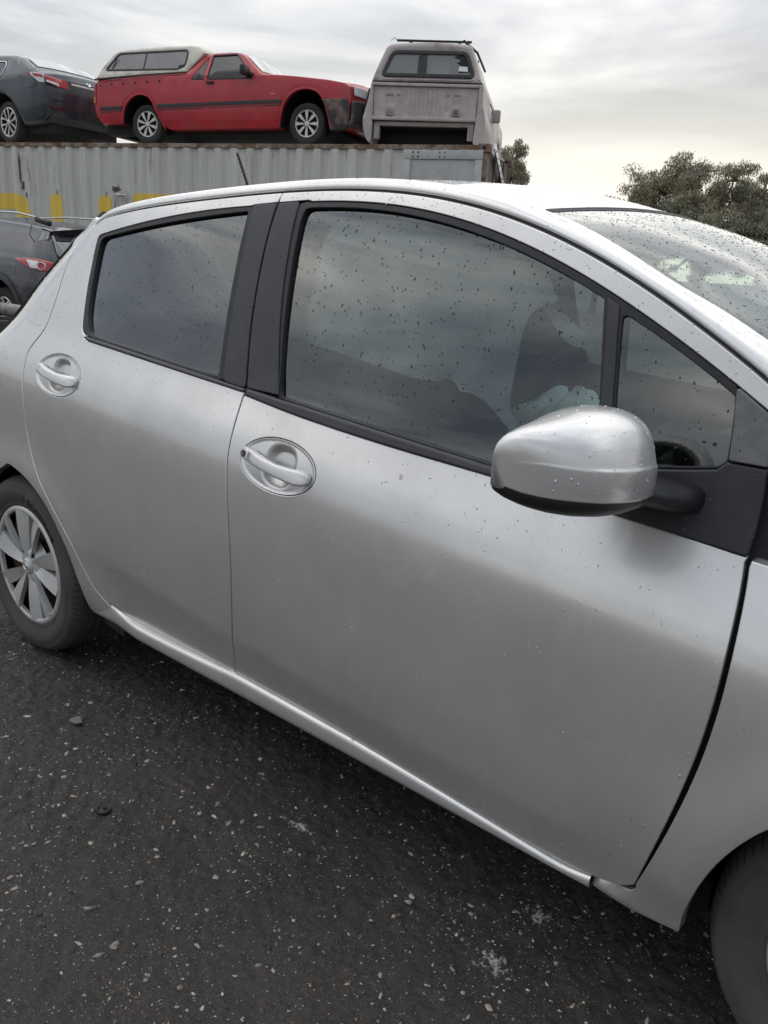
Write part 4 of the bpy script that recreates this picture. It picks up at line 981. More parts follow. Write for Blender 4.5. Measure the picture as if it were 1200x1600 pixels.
# ---------------------------------------------------------------- red ute with canopy
M_RED = mat('faded_red', (.47, .032, .042), .38, coat=.25, noise=(3, .18), dirt=((.30, .10, .10), 2.2, .55, .85))
M_CREAM = mat('cream_canopy', (.72, .675, .575), .5, dirt=((.26, .22, .17), 3, .48, .8))
M_ALLOY = mat('alloy', (.62, .60, .56), .4, metal=.6, dirt=((.25, .22, .19), 20, .5, .8))
M_TY2 = mat('dusty_tyre', (.032, .031, .030), .8, noise=(8, .3))
M_GLS = glass_mat('old_window_glass', (.50, .55, .55), 1.2, .05); M_SCREEN = glass_mat('dusty_windscreen', (.5, .56, .55), .7, .30); M_CGL = glass_mat('canopy_glass', (.85, .88, .88), 2.6, .34)  # canopy glass: strong pale mix stands in for sky seen through the panes
M_CLEAR = glass_mat('clear_glass', (.85, .88, .88), 1.3, .06)
M_LENS = mat('clear_lens', (.72, .72, .72), .15, coat=.6, noise=(40, .3)); M_REDL = mat('red_lens', (.42, .012, .018), .18, coat=.7); M_ORG = mat('amber_lens', (.55, .16, .02), .2, coat=.6)
M_MLD = mat('grey_moulding', (.05, .05, .052), .55)
up = CX-NN*.3+AX*(-6.166)
ute = thing('red_ute', 'faded red ute with a cream canopy parked on the grey container', 'ute', (up.x, up.y, 3.10), A20)
UW = 1.80
def ute_y(x, z):
    x = np.asarray(x, float); z = np.asarray(z, float)
    return .035*((z-.70)/.40)**2*(z < .70)+.018*np.maximum(0, z-.75)/.3+.52*np.maximum(0, z-1.04)+.05*((x-1.4)/2.5)**4
arU = [(-.476, .333), (-.43, .545), (-.30, .705), (-.111, .775), (.09, .72), (.225, .506), (.36, .242)]
arF = [(2.56, .271), (2.63, .56), (2.79, .757), (3.022, .822), (3.255, .75), (3.385, .50), (3.44, .24)]
arUc, arFc = catmull(arU, 4), catmull(arF, 4)
UO = ([(-.94, .33), (-1.05, .45), (-1.085, .64), (-1.075, .85), (-1.055, .975), (-.99, 1.03), (-.096, 1.085), (.80, 1.12), (.90, 1.22), (1.02, 1.36), (1.10, 1.415), (1.25, 1.44), (1.55, 1.445), (1.719, 1.428), (1.80, 1.39),
       (2.00, 1.235), (2.19, 1.09), (2.25, 1.068), (2.811, 1.025), (3.385, .965), (3.68, .915), (3.78, .86), (3.80, .62), (3.79, .40), (3.72, .27), (3.46, .238)]+arFc[::-1][1:]+[(2.50, .255), (.45, .235)]+arUc[::-1][1:]+[(-.55, .335)])
uwin = round_corners([(1.235, 1.005), (1.240, 1.386), (1.675, 1.395), (2.065, 1.008)], .02, 3)
uq = round_corners([(1.140, .998), (1.150, 1.355), (.918, .998)], .02, 3)
ucrown = lambda x, z, t: ((np.where(x > 3.6, .16, 0)-np.where(x < -.95, .05, 0))*(1-(2*t-1)**4), (.045*(1-(2*t-1)**2))*(z > .9))
UB = shell('body', UO, UW, ute_y, M_RED, ute, holes=[uwin, uq], crown=ucrown, e=.03)
for far in (None, UW):
    dr = panel('cab_door', [(1.165, .37), (1.150, 1.0), (1.172, 1.395), (1.30, 1.412), (1.70, 1.414), (2.09, 1.045), (2.258, 1.03), (2.264, .37)], M_RED, ute, off=-.004, holes=[uwin], h=.08, e=.006, depth=.012, yfun=ute_y, ds=.04, far=far)
    panel('door_glass', uwin, M_CLEAR, dr, off=.012, h=.1, e=.002, depth=.004, yfun=ute_y, ds=.05, far=far)
    panel('quarter_window', uq, M_GLS, ute, off=.010, h=.1, e=.002, depth=.004, yfun=ute_y, ds=.05, far=far)
    panel('window_rubber', [tuple(p) for p in clean(uwin, .03)+edge_normals(clean(uwin, .03))*.018], MT['rubber'], dr, off=-.0075, holes=[uwin], h=.1, e=.003, depth=.006, yfun=ute_y, ds=.03, far=far)
    for x0, x1 in ((-.955, -.470), (.245, 1.150), (1.168, 2.255), (2.272, 2.60)):
        sl = .625; zc = lambda x: .575+.022*(x+.95)
        panel('side_moulding', [(x0, zc(x0)-.029), (x1, zc(x1)-.029), (x1, zc(x1)+.026), (x0, zc(x0)+.026)], M_MLD, ute, off=-.014, h=.1, e=.006, depth=.016, yfun=ute_y, ds=.05, far=far)
        panel('pinstripe', [(x0, zc(x0)-.066), (x1, zc(x1)-.066), (x1, zc(x1)-.050), (x0, zc(x0)-.050)], M_MLD, ute, off=-.004, h=.1, e=.001, depth=.004, yfun=ute_y, ds=.05, far=far)
    for arc in (arUc, arFc):
        A_ = clean(arc+[(arc[-1][0], arc[-1][1]-.001)], .04); q = [tuple(p) for p in arc]
        c = np.mean(np.array([arc[0], arc[-1]]), 0); o_ = [(c[0]+(x-c[0])*1.075, c[1]+(z-c[1])*1.07) for x, z in arc]
        panel('arch_lip', q+o_[::-1], M_RED, ute, off=-.014, h=.1, e=.008, depth=.02, yfun=ute_y, ds=.03, far=far)
    bmp = panel('bumper_end', [(3.30, .675), (3.74, .685), (3.79, .60), (3.78, .30), (3.70, .235), (3.46, .225), (3.40, .50)], mat('dusty_bumper', (.045, .042, .042), .42, dirt=((.25, .17, .15), 4, .48, .64)) if far is None else bpy.data.materials['dusty_bumper'], ute, off=-.02, h=.06, e=.02, depth=.04, yfun=ute_y, ds=.04, far=far)
    panel('tail_light', [(-1.078, .66), (-1.035, .66), (-1.01, .98), (-1.055, .96)], M_REDL, ute, off=-.010, h=.05, e=.006, depth=.014, yfun=ute_y, ds=.03, far=far)
    panel('indicator', [(-1.078, .66), (-1.035, .66), (-1.028, .76), (-1.076, .76)], M_ORG, ute, off=-.013, h=.05, e=.004, depth=.008, yfun=ute_y, ds=.03, far=far)
    panel('indicator', [(2.40, .745), (2.48, .742), (2.48, .772), (2.40, .775)], M_ORG, ute, off=-.006, h=.05, e=.003, depth=.008, yfun=ute_y, ds=.03, far=far)
    hy = float(ute_y(1.3, .93)); yy = lambda y: y if far is None else UW-y
    box('door_handle', (1.285, yy(hy-.012), .945), (.13, .035, .045), MT['black_trim'], dr, .010)
    mb = box('door_mirror', (1.97, yy(float(ute_y(1.97, 1.09))-.11), 1.10), (.10, .21, .15), MT['black_trim'], ute, .035); box('mirror_stem', (2.03, yy(float(ute_y(2.03, 1.05))-.02), 1.05), (.10, .07, .05), MT['black_trim'], mb, .01)
    for k in range(6): 
        xk = -.93+k*.245
        bm = bmesh.new(); bmesh.ops.create_cone(bm, cap_ends=True, segments=10, radius1=.014, radius2=.014, depth=.012)
        bmesh.ops.transform(bm, matrix=Matrix.Translation((xk, yy(float(ute_y(xk, .95))-.002), .945+.04*(xk+.93)/1.2))@Matrix.Rotation(R_(90), 4, 'X'), verts=bm.verts); link('tonneau_stud', bm_mesh('tonneau_stud', bm), MT['dark'], ute)
    for arc in (arUc, arFc):
        c_ = np.mean(np.array([arc[0], arc[-1]]), 0); V = []
        for x, z in arc:
            for y in (.035, .30, UW*.5): V.append((c_[0]+(x-c_[0])*.975, yy(y), c_[1]+(z-c_[1])*.975))
        V.append((c_[0], yy(UW*.5), c_[1]+.1)); nA = len(arc)
        link('wheel_liner', mk('wheel_liner', V, grid_faces(nA, 3)+[(3*i+2, 3*i+5, 3*nA) for i in range(nA-1)]), MT['dark'], ute)
    for x, sp in ((0., .3), (3.033, 0.)):
        car_wheel(ute, x, (.045 if far is None else UW-.045), .325, .315, .20, 8, M_ALLOY, M_TY2, .66, False, sp, 1 if far is None else -1)
# headlamp, grille, bull bar, front bumper on the nose
xf_n = lambda y: 3.80+.16*(1-(2*y/UW-1)**4)
face = lambda y, z: -(xf_n(np.asarray(y, float))+np.interp(z, [.25, .40, .62, .86, .915], [-.08, -.01, 0, -.02, -.11]))
for y0, y1 in ((.09, .48), (UW-.48, UW-.09)):
    panel('headlight', round_corners([(y0, .73), (y1, .72), (y1, .855), (y0, .865)], .02, 3), M_LENS, ute, matrix=REARFACE, off=-.012, h=.06, e=.008, depth=.02, yfun=face, ds=.04)
panel('grille', [(.52, .72), (UW-.52, .72), (UW-.52, .85), (.52, .85)], MT['black_trim'], ute, matrix=REARFACE, off=-.008, h=.08, e=.006, depth=.012, yfun=face, ds=.05)
panel('front_bumper', round_corners([(.04, .27), (UW-.04, .27), (UW-.04, .66), (.04, .66)], .04, 3), bpy.data.materials['dusty_bumper'], ute, matrix=REARFACE, off=-.05, h=.08, e=.03, depth=.06, yfun=face, ds=.05)
bb = tube('bull_bar', [(3.93, .22, .35), (4.00, .20, .62), (4.04, .22, .84), (4.03, .45, .93), (4.05, .9, .95), (4.03, 1.35, .93), (4.04, 1.58, .84), (4.00, 1.60, .62), (3.93, 1.58, .35)], .024, MT['black_trim'], ute, 10)
tube('bull_bar_rail', [(4.00, .20, .62), (4.04, .9, .64), (4.00, 1.60, .62)], .022, MT['black_trim'], bb, 10)
for y in (.60, 1.20): tube('bull_bar_post', [(4.03, y, .93), (4.02, y, .42)], .020, MT['black_trim'], bb, 8)
# windscreen, cab inside
wsn = lambda y, z: -(np.interp(z, [1.06, 1.09, 1.235, 1.39, 1.44], [2.24, 2.19, 2.00, 1.80, 1.70])+.0)
V = []
for k in range(9):
    u = k/8; x = 2.165-.345*u; z = 1.112+.270*u
    for t in np.linspace(.06, .94, 13):
        yl_ = float(ute_y(x, z)); cr_ = .045*(1-(2*t-1)**2); V.append((x+.008, yl_+t*(UW-2*yl_), z+cr_+.006))
link('windscreen', mk('windscreen', V, grid_faces(9, 13)), M_SCREEN, ute)
V2 = [tuple(np.array(v)-(.004, 0, .004)) for v in V]
box('bench_seat', (1.30, UW/2, .78), (.30, 1.3, .55), MT['seat'], ute, .06); box('dash', (2.02, UW/2, .93), (.25, 1.5, .16), MT['interior'], ute, .03)
bm = bmesh.new(); box_bm(bm, (1.75, .55, .95), (.01, .22, .14), .002); link('paper_sheet', bm_mesh('paper_sheet', bm), mat('paper', (.6, .64, .58), .8), ute)
box('underbody', (1.3, UW/2, .26), (4.6, 1.25, .16), MT['dark'], ute); box('exhaust_box', (-.62, UW/2, .28), (.4, .9, .2), MT['dark'], ute, .03)
# canopy
can_o = [(-1.02, 1.035), (-.935, 1.218), (-.735, 1.475), (-.66, 1.515), (-.40, 1.545), (.30, 1.565), (.80, 1.565), (.93, 1.545), (1.06, 1.47), (1.085, 1.43), (.80, 1.125), (-.096, 1.09)]
can_y = lambda x, z: .03+.40*np.maximum(0, np.asarray(z, float)-1.05)+0*np.asarray(x, float)
cw_ = round_corners([(-.815, 1.195), (-.622, 1.455), (.755, 1.478), (.742, 1.235), (.62, 1.183)], [.03, .06, .07, .06, .05], 5)
cn = shell('canopy', can_o, UW, can_y, M_CREAM, ute, holes=[cw_], crown=lambda x, z, t: (0*x, .04*(1-(2*t-1)**2)*(z > 1.4)), e=.035)
for far in (None, UW):
    panel('canopy_window', cw_, M_CGL, cn, off=.006, h=.1, e=.002, depth=.004, yfun=can_y, ds=.05, far=far)
    panel('window_rubber', [tuple(p) for p in clean(cw_, .03)+edge_normals(clean(cw_, .03))*.022], MT['rubber'], cn, off=-.006, holes=[[tuple(p) for p in clean(cw_, .03)-edge_normals(clean(cw_, .03))*.006]], h=.1, e=.004, depth=.012, yfun=can_y, ds=.03, far=far)
    panel('window_bar', [(-.075, 1.188), (-.055, 1.188), (-.045, 1.468), (-.065, 1.468)], MT['rubber'], cn, off=-.002, h=.05, e=.002, depth=.01, yfun=can_y, ds=.03, far=far)
    panel('drip_trim', [(-1.01, 1.02), (-.096, 1.075), (.79, 1.108), (.79, 1.128), (-.096, 1.097), (-1.01, 1.045)], MT['rubber'], cn, off=-.03, h=.05, e=.004, depth=.02, yfun=can_y, ds=.03, far=far)
# a gas strut, latch and the maker's plate on the canopy
tube('gas_strut', [(-.70, .10, 1.20), (-.62, .14, 1.40)], .009, MT['dark'], cn, 6); box('window_latch', (-.66, .12, 1.205), (.14, .02, .03), MT['dark'], cn, .004)
panel('maker_plate', [(.63, 1.205), (.75, 1.21), (.75, 1.245), (.63, 1.24)], MT['dark'], cn, off=-.006, h=.05, e=.002, depth=.006, yfun=can_y, ds=.03)

# ---------------------------------------------------------------- taupe pickup seen from behind
M_TAU = mat('taupe_paint', (.43, .375, .35), .45, coat=.1, noise=(3, .15), dirt=((.20, .16, .14), 4, .5, .8))
M_TAU2 = mat('sunburnt_clearcoat', (.51, .45, .42), .55, noise=(7, .18))
pp = CX-NN*.15+AX*(-1.10)
pk = thing('taupe_pickup', 'stripped taupe pickup with matching canopy, seen from behind on the container end', 'pickup', (pp.x, pp.y, TOPZ), R_(118))
RV = Matrix(((0, 1, 0, 0), (-1, 0, 0, -1.10), (0, 0, 1, 0), (0, 0, 0, 1)))        # rear view (x right, depth, z) -> pickup frame
lean = lambda x, z: .03+.30*np.maximum(0, np.asarray(z, float)-.88)+0*np.asarray(x, float)+.02*(np.asarray(x, float)+1.1)**2
co = catmull([(-1.945, .885), (-1.90, 1.03), (-1.80, 1.30), (-1.745, 1.40), (-1.66, 1.438), (-1.40, 1.452), (-1.1, 1.458), (-.80, 1.448), (-.54, 1.425), (-.455, 1.385), (-.40, 1.27), (-.29, 1.0), (-.235, .862)], 4)
cwn = round_corners([(-1.795, .965), (-1.652, 1.325), (-.512, 1.306), (-.372, .945)], .085, 6)
pc = shell('canopy', co, 2.25, lean, M_TAU, pk, holes=[cwn], far_holes=[], e=.05, matrix=RV, h=.08)
cwo = [tuple(p) for p in clean(cwn, .03)+edge_normals(clean(cwn, .03))*.012]; cwi = [tuple(p) for p in clean(cwn, .03)-edge_normals(clean(cwn, .03))*.040]
panel('window_rubber', cwo, MT['rubber'], pc, matrix=RV, off=-.008, holes=[cwi], h=.1, e=.008, depth=.02, yfun=lean, ds=.03)
panel('rear_glass', cwn, M_CGL, pc, matrix=RV, off=.012, h=.1, e=.002, depth=.004, yfun=lean, ds=.05)
panel('glass_bar', [(-1.245, .955), (-1.105, .955), (-1.115, 1.315), (-1.240, 1.318)], MT['rubber'], pc, matrix=RV, off=.004, h=.1, e=.003, depth=.008, yfun=lean, ds=.05)
panel('window_sticker', [(-.62, 1.035), (-.475, 1.03), (-.49, 1.10), (-.615, 1.105)], mat('sticker', (.75, .76, .74), .6), pc, matrix=RV, off=.006, h=.05, e=.001, depth=.004, yfun=lean, ds=.03)
panel('torn_tint', [(-.45, 1.02), (-.62, 1.01), (-.60, 1.12), (-.66, 1.15), (-.59, 1.19), (-.72, 1.235), (-.58, 1.28), (-.53, 1.30), (-.50, 1.22), (-.44, 1.10)], MT['dark'], pc, matrix=RV, off=.009, h=.05, e=.001, depth=.003, yfun=lean, ds=.03)
panel('inner_lining', [(-1.10, .97), (-.80, .97), (-.80, 1.30), (-1.10, 1.31)], M_WHITE, pc, matrix=RV, off=.30, h=.1, e=.004, depth=.01, yfun=lean, ds=.05)
panel('inner_lining', [(-1.62, .97), (-1.26, .97), (-1.26, 1.31), (-1.58, 1.31)], mat('dull_lining', (.22, .22, .22), .8), pc, matrix=RV, off=.40, h=.1, e=.004, depth=.01, yfun=lean, ds=.05)
lat = lambda x, z: .02+0*np.asarray(x, float)
# tailgate with pressed ribs
TGO = [(-1.895, .815), (-.290, .795), (-.305, .378), (-1.885, .384)]
def tg_y(x, z):
    x = np.asarray(x, float); z = np.asarray(z, float); y = .035+0*x
    inb = sstep(.40, .43, z)*(1-sstep(.74, .77, z))
    rib = (np.abs(np.mod((x+1.375)/.066, 1)-.5)-.25)*4; mid = sstep(-1.385, -1.365, x)*(1-sstep(-.865, -.845, x))
    y = y+.012*np.clip(rib, -1, 1)*mid*inb
    for a, b, z0 in ((-1.70, -1.58, .56), (-1.535, -1.475, .46), (-.765, -.715, .46), (-.665, -.555, .56)):
        y = y+.018*sstep(a-.01, a+.012, x)*(1-sstep(b-.012, b+.01, x))*sstep(z0-.01, z0+.01, z)*(1-sstep(.685, .705, z))
    return y
tgt = panel('tailgate', TGO, M_TAU2, pk, matrix=RV, h=.0155, e=.008, depth=.04, yfun=tg_y, ds=.03)
tube_m = lambda nm, pts, r, m, par: link(nm, (lambda o: o)(tube(nm, [RV@Vector(q) for q in pts], r, m, None, 10)).data, None, par)
def bar(nm, c, s, m, par, bev=.01, ry=0.):
    bm = bmesh.new(); box_bm(bm, c, s, bev, Matrix.Rotation(ry, 3, 'Y') if ry else None); bmesh.ops.transform(bm, matrix=RV, verts=bm.verts); return link(nm, bm_mesh(nm, bm, True, 40), m, par)
bar('tailgate_rail', (-1.09, .025, .830), (1.66, .06, .045), M_TAU2, tgt, .015, R_(.8)); bar('tailgate_sill', (-1.10, .030, .362), (1.62, .07, .05), M_TAU2, tgt, .015, R_(.3)); bar('cross_member', (-1.10, .12, .30), (1.55, .12, .06), M_TAU, pk, .01)
for x in (-1.625, -.61):
    lt = bar('tailgate_latch', (x, .018, .465), (.115, .03, .115), M_TAU, tgt, .006); bar('latch_rust', (x, .003, .465), (.075, .006, .07), M_RUST, lt, .002)
# bed sides end in rounded, peeling posts
postL = catmull([(-1.935, .855), (-1.955, .70), (-2.02, .45), (-2.045, .36), (-2.03, .20), (-1.965, .045), (-1.91, .035), (-1.895, .20), (-1.893, .45), (-1.893, .845)], 4)
postR = catmull([(-.286, .835), (-.290, .45), (-.310, .25), (-.315, .04), (-.25, .03), (-.20, .12), (-.15, .30), (-.17, .45), (-.205, .60), (-.215, .835)], 4)
for po in (postL, postR):
    shell('bed_side', po, 1.2, lambda x, z: .0+0*np.asarray(x, float), M_TAU2, pk, e=.018, matrix=RV, h=.05, ds=.04)
bar('bed_floor', (-1.10, 1.05, .30), (1.50, 1.80, .10), MT['dark'], pk, 0); bar('fuel_tank', (-1.10, 1.1, .15), (1.48, 1.3, .26), MT['dark'], pk, 0)
bar('chassis_bracket', (-1.83, .10, .19), (.09, .10, .22), M_TAU, pk, .01); bar('chassis_bracket', (-.37, .10, .19), (.09, .10, .22), M_TAU, pk, .01)
# cab and bonnet ahead of the canopy (side profile: x forward, right flank towards the viewer)
pk_y = lambda x, z: .45*np.maximum(0, np.asarray(z, float)-.88)+0*np.asarray(x, float)
cab_o = [(1.25, .10), (1.25, .86), (2.25, .88), (2.35, 1.38), (2.55, 1.43), (3.2, 1.42), (3.75, .98), (4.6, .90), (4.72, .80), (4.72, .25), (4.25, .20)]+[(3.85+.36*math.cos(a), .22+.36*math.sin(a)) for a in np.linspace(0.05, math.pi-.05, 12)]+[(3.4, .12)]
cab_w = round_corners([(2.48, .93), (2.52, 1.33), (3.10, 1.34), (3.52, .95)], .04, 3)
OFFM = Matrix.Translation((0, -.86, 0))
cb = shell('cab', cab_o, 1.72, pk_y, M_TAU, pk, holes=[cab_w], e=.04, matrix=OFFM)
for far in (None, 1.72): panel('cab_window', cab_w, M_GLS, cb, matrix=OFFM, off=.012, h=.1, e=.002, depth=.004, yfun=pk_y, ds=.05, far=far)
# flared front guard and mirror on the right flank
flare = [(1.35, .05), (1.28, .62), (1.45, .70), (1.9, .72), (2.1, .55), (2.2, .05)]
panel('guard', round_corners(flare, .05, 3), M_TAU2, pk, matrix=OFFM, off=-.06, h=.08, e=.05, depth=.12, yfun=pk_y, ds=.05)
mr = box('door_mirror', (1.5, -.97, .66), (.12, .16, .20), M_TAU, pk, .04); box('mirror_stem', (1.52, -.88, .64), (.06, .10, .05), M_MLD, mr, .01)
rk = tube('roof_rack', [RV@Vector((-1.66, .5, 1.545)), RV@Vector((-.50, .5, 1.520))], .018, MT['black_trim'], pk, 8)
tube('rack_bar', [RV@Vector((-1.64, 1.7, 1.545)), RV@Vector((-.50, 1.7, 1.520))], .018, MT['black_trim'], rk, 8)
for x, z in ((-1.44, 1.49), (-.69, 1.48)):
    for y in (.5, 1.7): bar('rack_foot', (x, y, z), (.05, .06, .09), MT['black_trim'], rk, .006)
tube('bent_clip', [RV@Vector((-1.66, .5, 1.545)), RV@Vector((-1.70, .5, 1.585)), RV@Vector((-1.76, .5, 1.545))], .008, MT['satin_metal'], rk, 6)
tube('side_rail', [RV@Vector((-.60, .35, 1.50)), RV@Vector((-.45, .9, 1.47)), RV@Vector((-.42, 2.0, 1.44))], .02, MT['black_trim'], rk, 8)

# ---------------------------------------------------------------- dark grey sedan on the container's left end
M_SED = mat('slate_paint', (.030, .036, .047), .34, coat=.35, noise=(2, .15), dirt=((.10, .10, .105), 2.5, .50, .85))
A5 = math.radians(5.3)
sp_ = CX-NN*.5+AX*(-9.44)
sed = thing('grey_sedan', 'dark slate sedan with red and white tail light, tail touching the red ute', 'car', (sp_.x, sp_.y, 3.12), A5)
SW = 1.86
sed_y = lambda x, z: .05*((np.asarray(z, float)-.75)/.4)**2*(np.asarray(z, float) < .75)+.03*np.maximum(0, np.asarray(z, float)-.8)/.3+.50*np.maximum(0, np.asarray(z, float)-1.16)+.55*np.maximum(0, np.asarray(x, float)-.85)**2
sar = catmull([(-.43, .30), (-.36, .58), (-.20, .78), (-.016, .855), (.20, .79), (.40, .629), (.500, .464), (.575, .30)], 4)
SO = ([(1.10, .33), (1.19, .42), (1.235, .60), (1.25, .85), (1.235, 1.06), (1.16, 1.135), (1.00, 1.195), (.92, 1.245), (.41, 1.475), (.1, 1.545), (-.5, 1.60), (-1.3, 1.57), (-2.1, 1.17), (-3.0, 1.02), (-3.35, .85), (-3.4, .40), (-3.3, .30)]
      + [(-2.75+.40*math.cos(a), .38+.40*math.sin(a)) for a in np.linspace(math.pi-.2, .2, 12)]+[(-2.3, .27), (-.48, .27)]+sar+[(.65, .30)])
sq = round_corners([(-.45, 1.15), (-.62, 1.49), (-.05, 1.42), (.02, 1.34), (-.02, 1.17)], .05, 4)
scr = lambda x, z, t: (np.where(x > 1.0, .13, 0)*(1-(2*t-1)**4), .04*(1-(2*t-1)**2)*(z > 1.1))
sb = shell('body', SO, SW, sed_y, M_SED, sed, holes=[sq], crown=scr, e=.05)
for far in (None, SW):
    panel('rear_side_glass', sq, M_CLEAR, sb, off=.012, h=.1, e=.002, depth=.004, yfun=sed_y, ds=.05, far=far)
    panel('window_trim', [tuple(p) for p in clean(sq, .03)+edge_normals(clean(sq, .03))*.022], MT['satin_metal'], sb, off=-.006, holes=[sq], h=.1, e=.004, depth=.01, yfun=sed_y, ds=.03, far=far)
    tl = panel('tail_light', [(.783, 1.160), (1.00, 1.155), (1.20, 1.120), (1.225, .975), (1.12, .985), (.98, 1.075), (.86, 1.125)], M_LENS, sed, off=-.006, h=.05, e=.008, depth=.02, yfun=sed_y, ds=.03, far=far)
    panel('red_lens', [(.783, 1.160), (.90, 1.155), (.935, 1.105), (.86, 1.125)], M_REDL, tl, off=-.010, h=.05, e=.003, depth=.008, yfun=sed_y, ds=.03, far=far)
    panel('red_lens', [(.955, 1.140), (1.19, 1.105), (1.205, 1.055), (1.02, 1.085)], M_REDL, tl, off=-.010, h=.05, e=.003, depth=.008, yfun=sed_y, ds=.03, far=far)
    for x in (.09, -2.75): car_wheel(sed, x, .05 if far is None else SW-.05, .375, .36, .22, 5, M_ALLOY, M_TY2, .72, True, .4, 1 if far is None else -1)
fc = panel('fuel_flap', ellipse((.625, 1.055), .083, .075, 0, 24), M_SED, sed, off=-.003, h=.04, e=.004, depth=.006, yfun=sed_y, ds=.02)
panel('bumper_line', [(.60, .905), (1.0, .905), (1.08, .99), (1.09, .98), (1.005, .897), (.60, .897)], MT['dark'], sed, off=-.001, h=.04, e=.001, depth=.004, yfun=sed_y, ds=.03)
sx = lambda y, z: -(np.interp(z, [.33, .42, .60, .85, 1.06, 1.135], [1.10, 1.19, 1.235, 1.25, 1.235, 1.16])+.13*(1-(2*np.asarray(y, float)/SW-1)**4)-.02)
fp_ = lambda nm, o, m, off, par=sed, e=.006: panel(nm, o, m, par, matrix=REARFACE, off=off, h=.05, e=e, depth=.02, yfun=sx, ds=.03)
for m_ in (False, True):
    q = (lambda y: SW-y) if m_ else (lambda y: y)
    r = fp_('tail_light', [(q(.10), 1.10), (q(.52), 1.045), (q(.56), .91), (q(.30), .93), (q(.10), .98)], M_REDL, -.012)
    fp_('clear_lens', [(q(.10), 1.02), (q(.30), .99), (q(.32), .94), (q(.10), .985)], M_LENS, -.016, r, .003)
    fp_('reflector', [(q(.18), .56), (q(.60), .545), (q(.60), .595), (q(.18), .61)], mat('dark_reflector', (.12, .012, .018), .3) if not m_ else bpy.data.materials['dark_reflector'], -.008)
fp_('chrome_strip', [(.55, 1.0), (SW-.55, 1.0), (SW-.55, 1.035), (.55, 1.035)], MT['satin_metal'], -.022)
fp_('plate_recess', [(.62, .78), (SW-.62, .78), (SW-.58, .97), (.58, .97)], M_MLD, -.004)
fp_('bumper_shelf', [(.2, .70), (SW-.2, .70), (SW-.2, .715), (.2, .715)], MT['dark'], -.005, e=.002)
fp_('diffuser', [(.12, .34), (SW-.12, .34), (SW-.22, .50), (SW-.5, .47), (.5, .47), (.22, .50)], M_MLD, -.012, e=.01)
ymid = SW/2; em = [(ymid, 1.16), (ymid-.045, 1.09), (ymid, 1.02), (ymid+.045, 1.09)]
panel('diamond_emblem', em, MT['chrome'], sed, matrix=REARFACE, off=-.034, holes=[[(ymid, 1.125), (ymid-.020, 1.09), (ymid, 1.055), (ymid+.020, 1.09)]], h=.05, e=.005, depth=.02, yfun=sx, ds=.02)
V = []
for k in range(7):
    u = k/6; x = .88-.42*u; z = 1.268+.190*u
    for t in np.linspace(.07, .93, 13): yl_ = float(sed_y(x, z)); V.append((x+.004, yl_+t*(SW-2*yl_), z+.04*(1-(2*t-1)**2)+.006))
link('rear_window', mk('rear_window', V, grid_faces(7, 13)), glass_mat('rear_screen', (.25, .27, .28), .7, .35), sed)
box('underbody', (-.9, SW/2, .30), (4.2, 1.4, .22), MT['dark'], sed); box('rear_seat', (-.2, SW/2, .85), (.5, 1.3, .5), MT['seat'], sed, .05)

# ---------------------------------------------------------------- dark SUV on the ground in front of the container
M_SUV = mat('graphite_paint', (.035, .037, .042), .30, coat=.6, dirt=((.16, .15, .14), 2.2, .47, .8))
A3 = math.radians(3.8)
suv = thing('dark_suv', 'dark graphite SUV with silver roof rails standing in front of the container', 'car', (-7.885, 4.521, 0), A3)
VW = 1.84
suv_y = lambda x, z: .05*((np.asarray(z, float)-.75)/.4)**2*(np.asarray(z, float) < .75)+.04*np.maximum(0, np.asarray(z, float)-.8)/.3+.42*np.maximum(0, np.asarray(z, float)-1.10)+.35*np.maximum(0, np.asarray(x, float)+.75)**2
WXC = -1.36
var = [(WXC+.475*math.cos(a), .37+.475*math.sin(a)) for a in np.linspace(math.pi+.15, -.15, 18)]
VO = ([(-.30, .36), (-.14, .45), (-.05, .62), (-.03, .85), (-.08, 1.02), (-.16, 1.15), (-.40, 1.38), (-.50, 1.46), (-.44, 1.515), (-.62, 1.55), (-1.164, 1.61), (-1.9, 1.66), (-2.8, 1.63), (-3.9, 1.13), (-4.7, 1.0), (-4.95, .80), (-4.97, .40), (-4.85, .30)]
      + [(-4.03+.46*math.cos(a), .37+.46*math.sin(a)) for a in np.linspace(math.pi, 0, 12)]+[(-3.5, .27), (-1.9, .27)]+var[1:-1]+[(-.84, .34)])
vcr = lambda x, z, t: (np.where(x > -.7, .14, 0)*(1-(2*t-1)**4), .05*(1-(2*t-1)**2)*(z > 1.2))
vq = round_corners([(-1.55, 1.17), (-1.30, 1.40), (-1.32, 1.50), (-1.75, 1.54), (-1.95, 1.16)], .03, 3)
vb = shell('body', VO, VW, suv_y, M_SUV, suv, crown=vcr, e=.05)
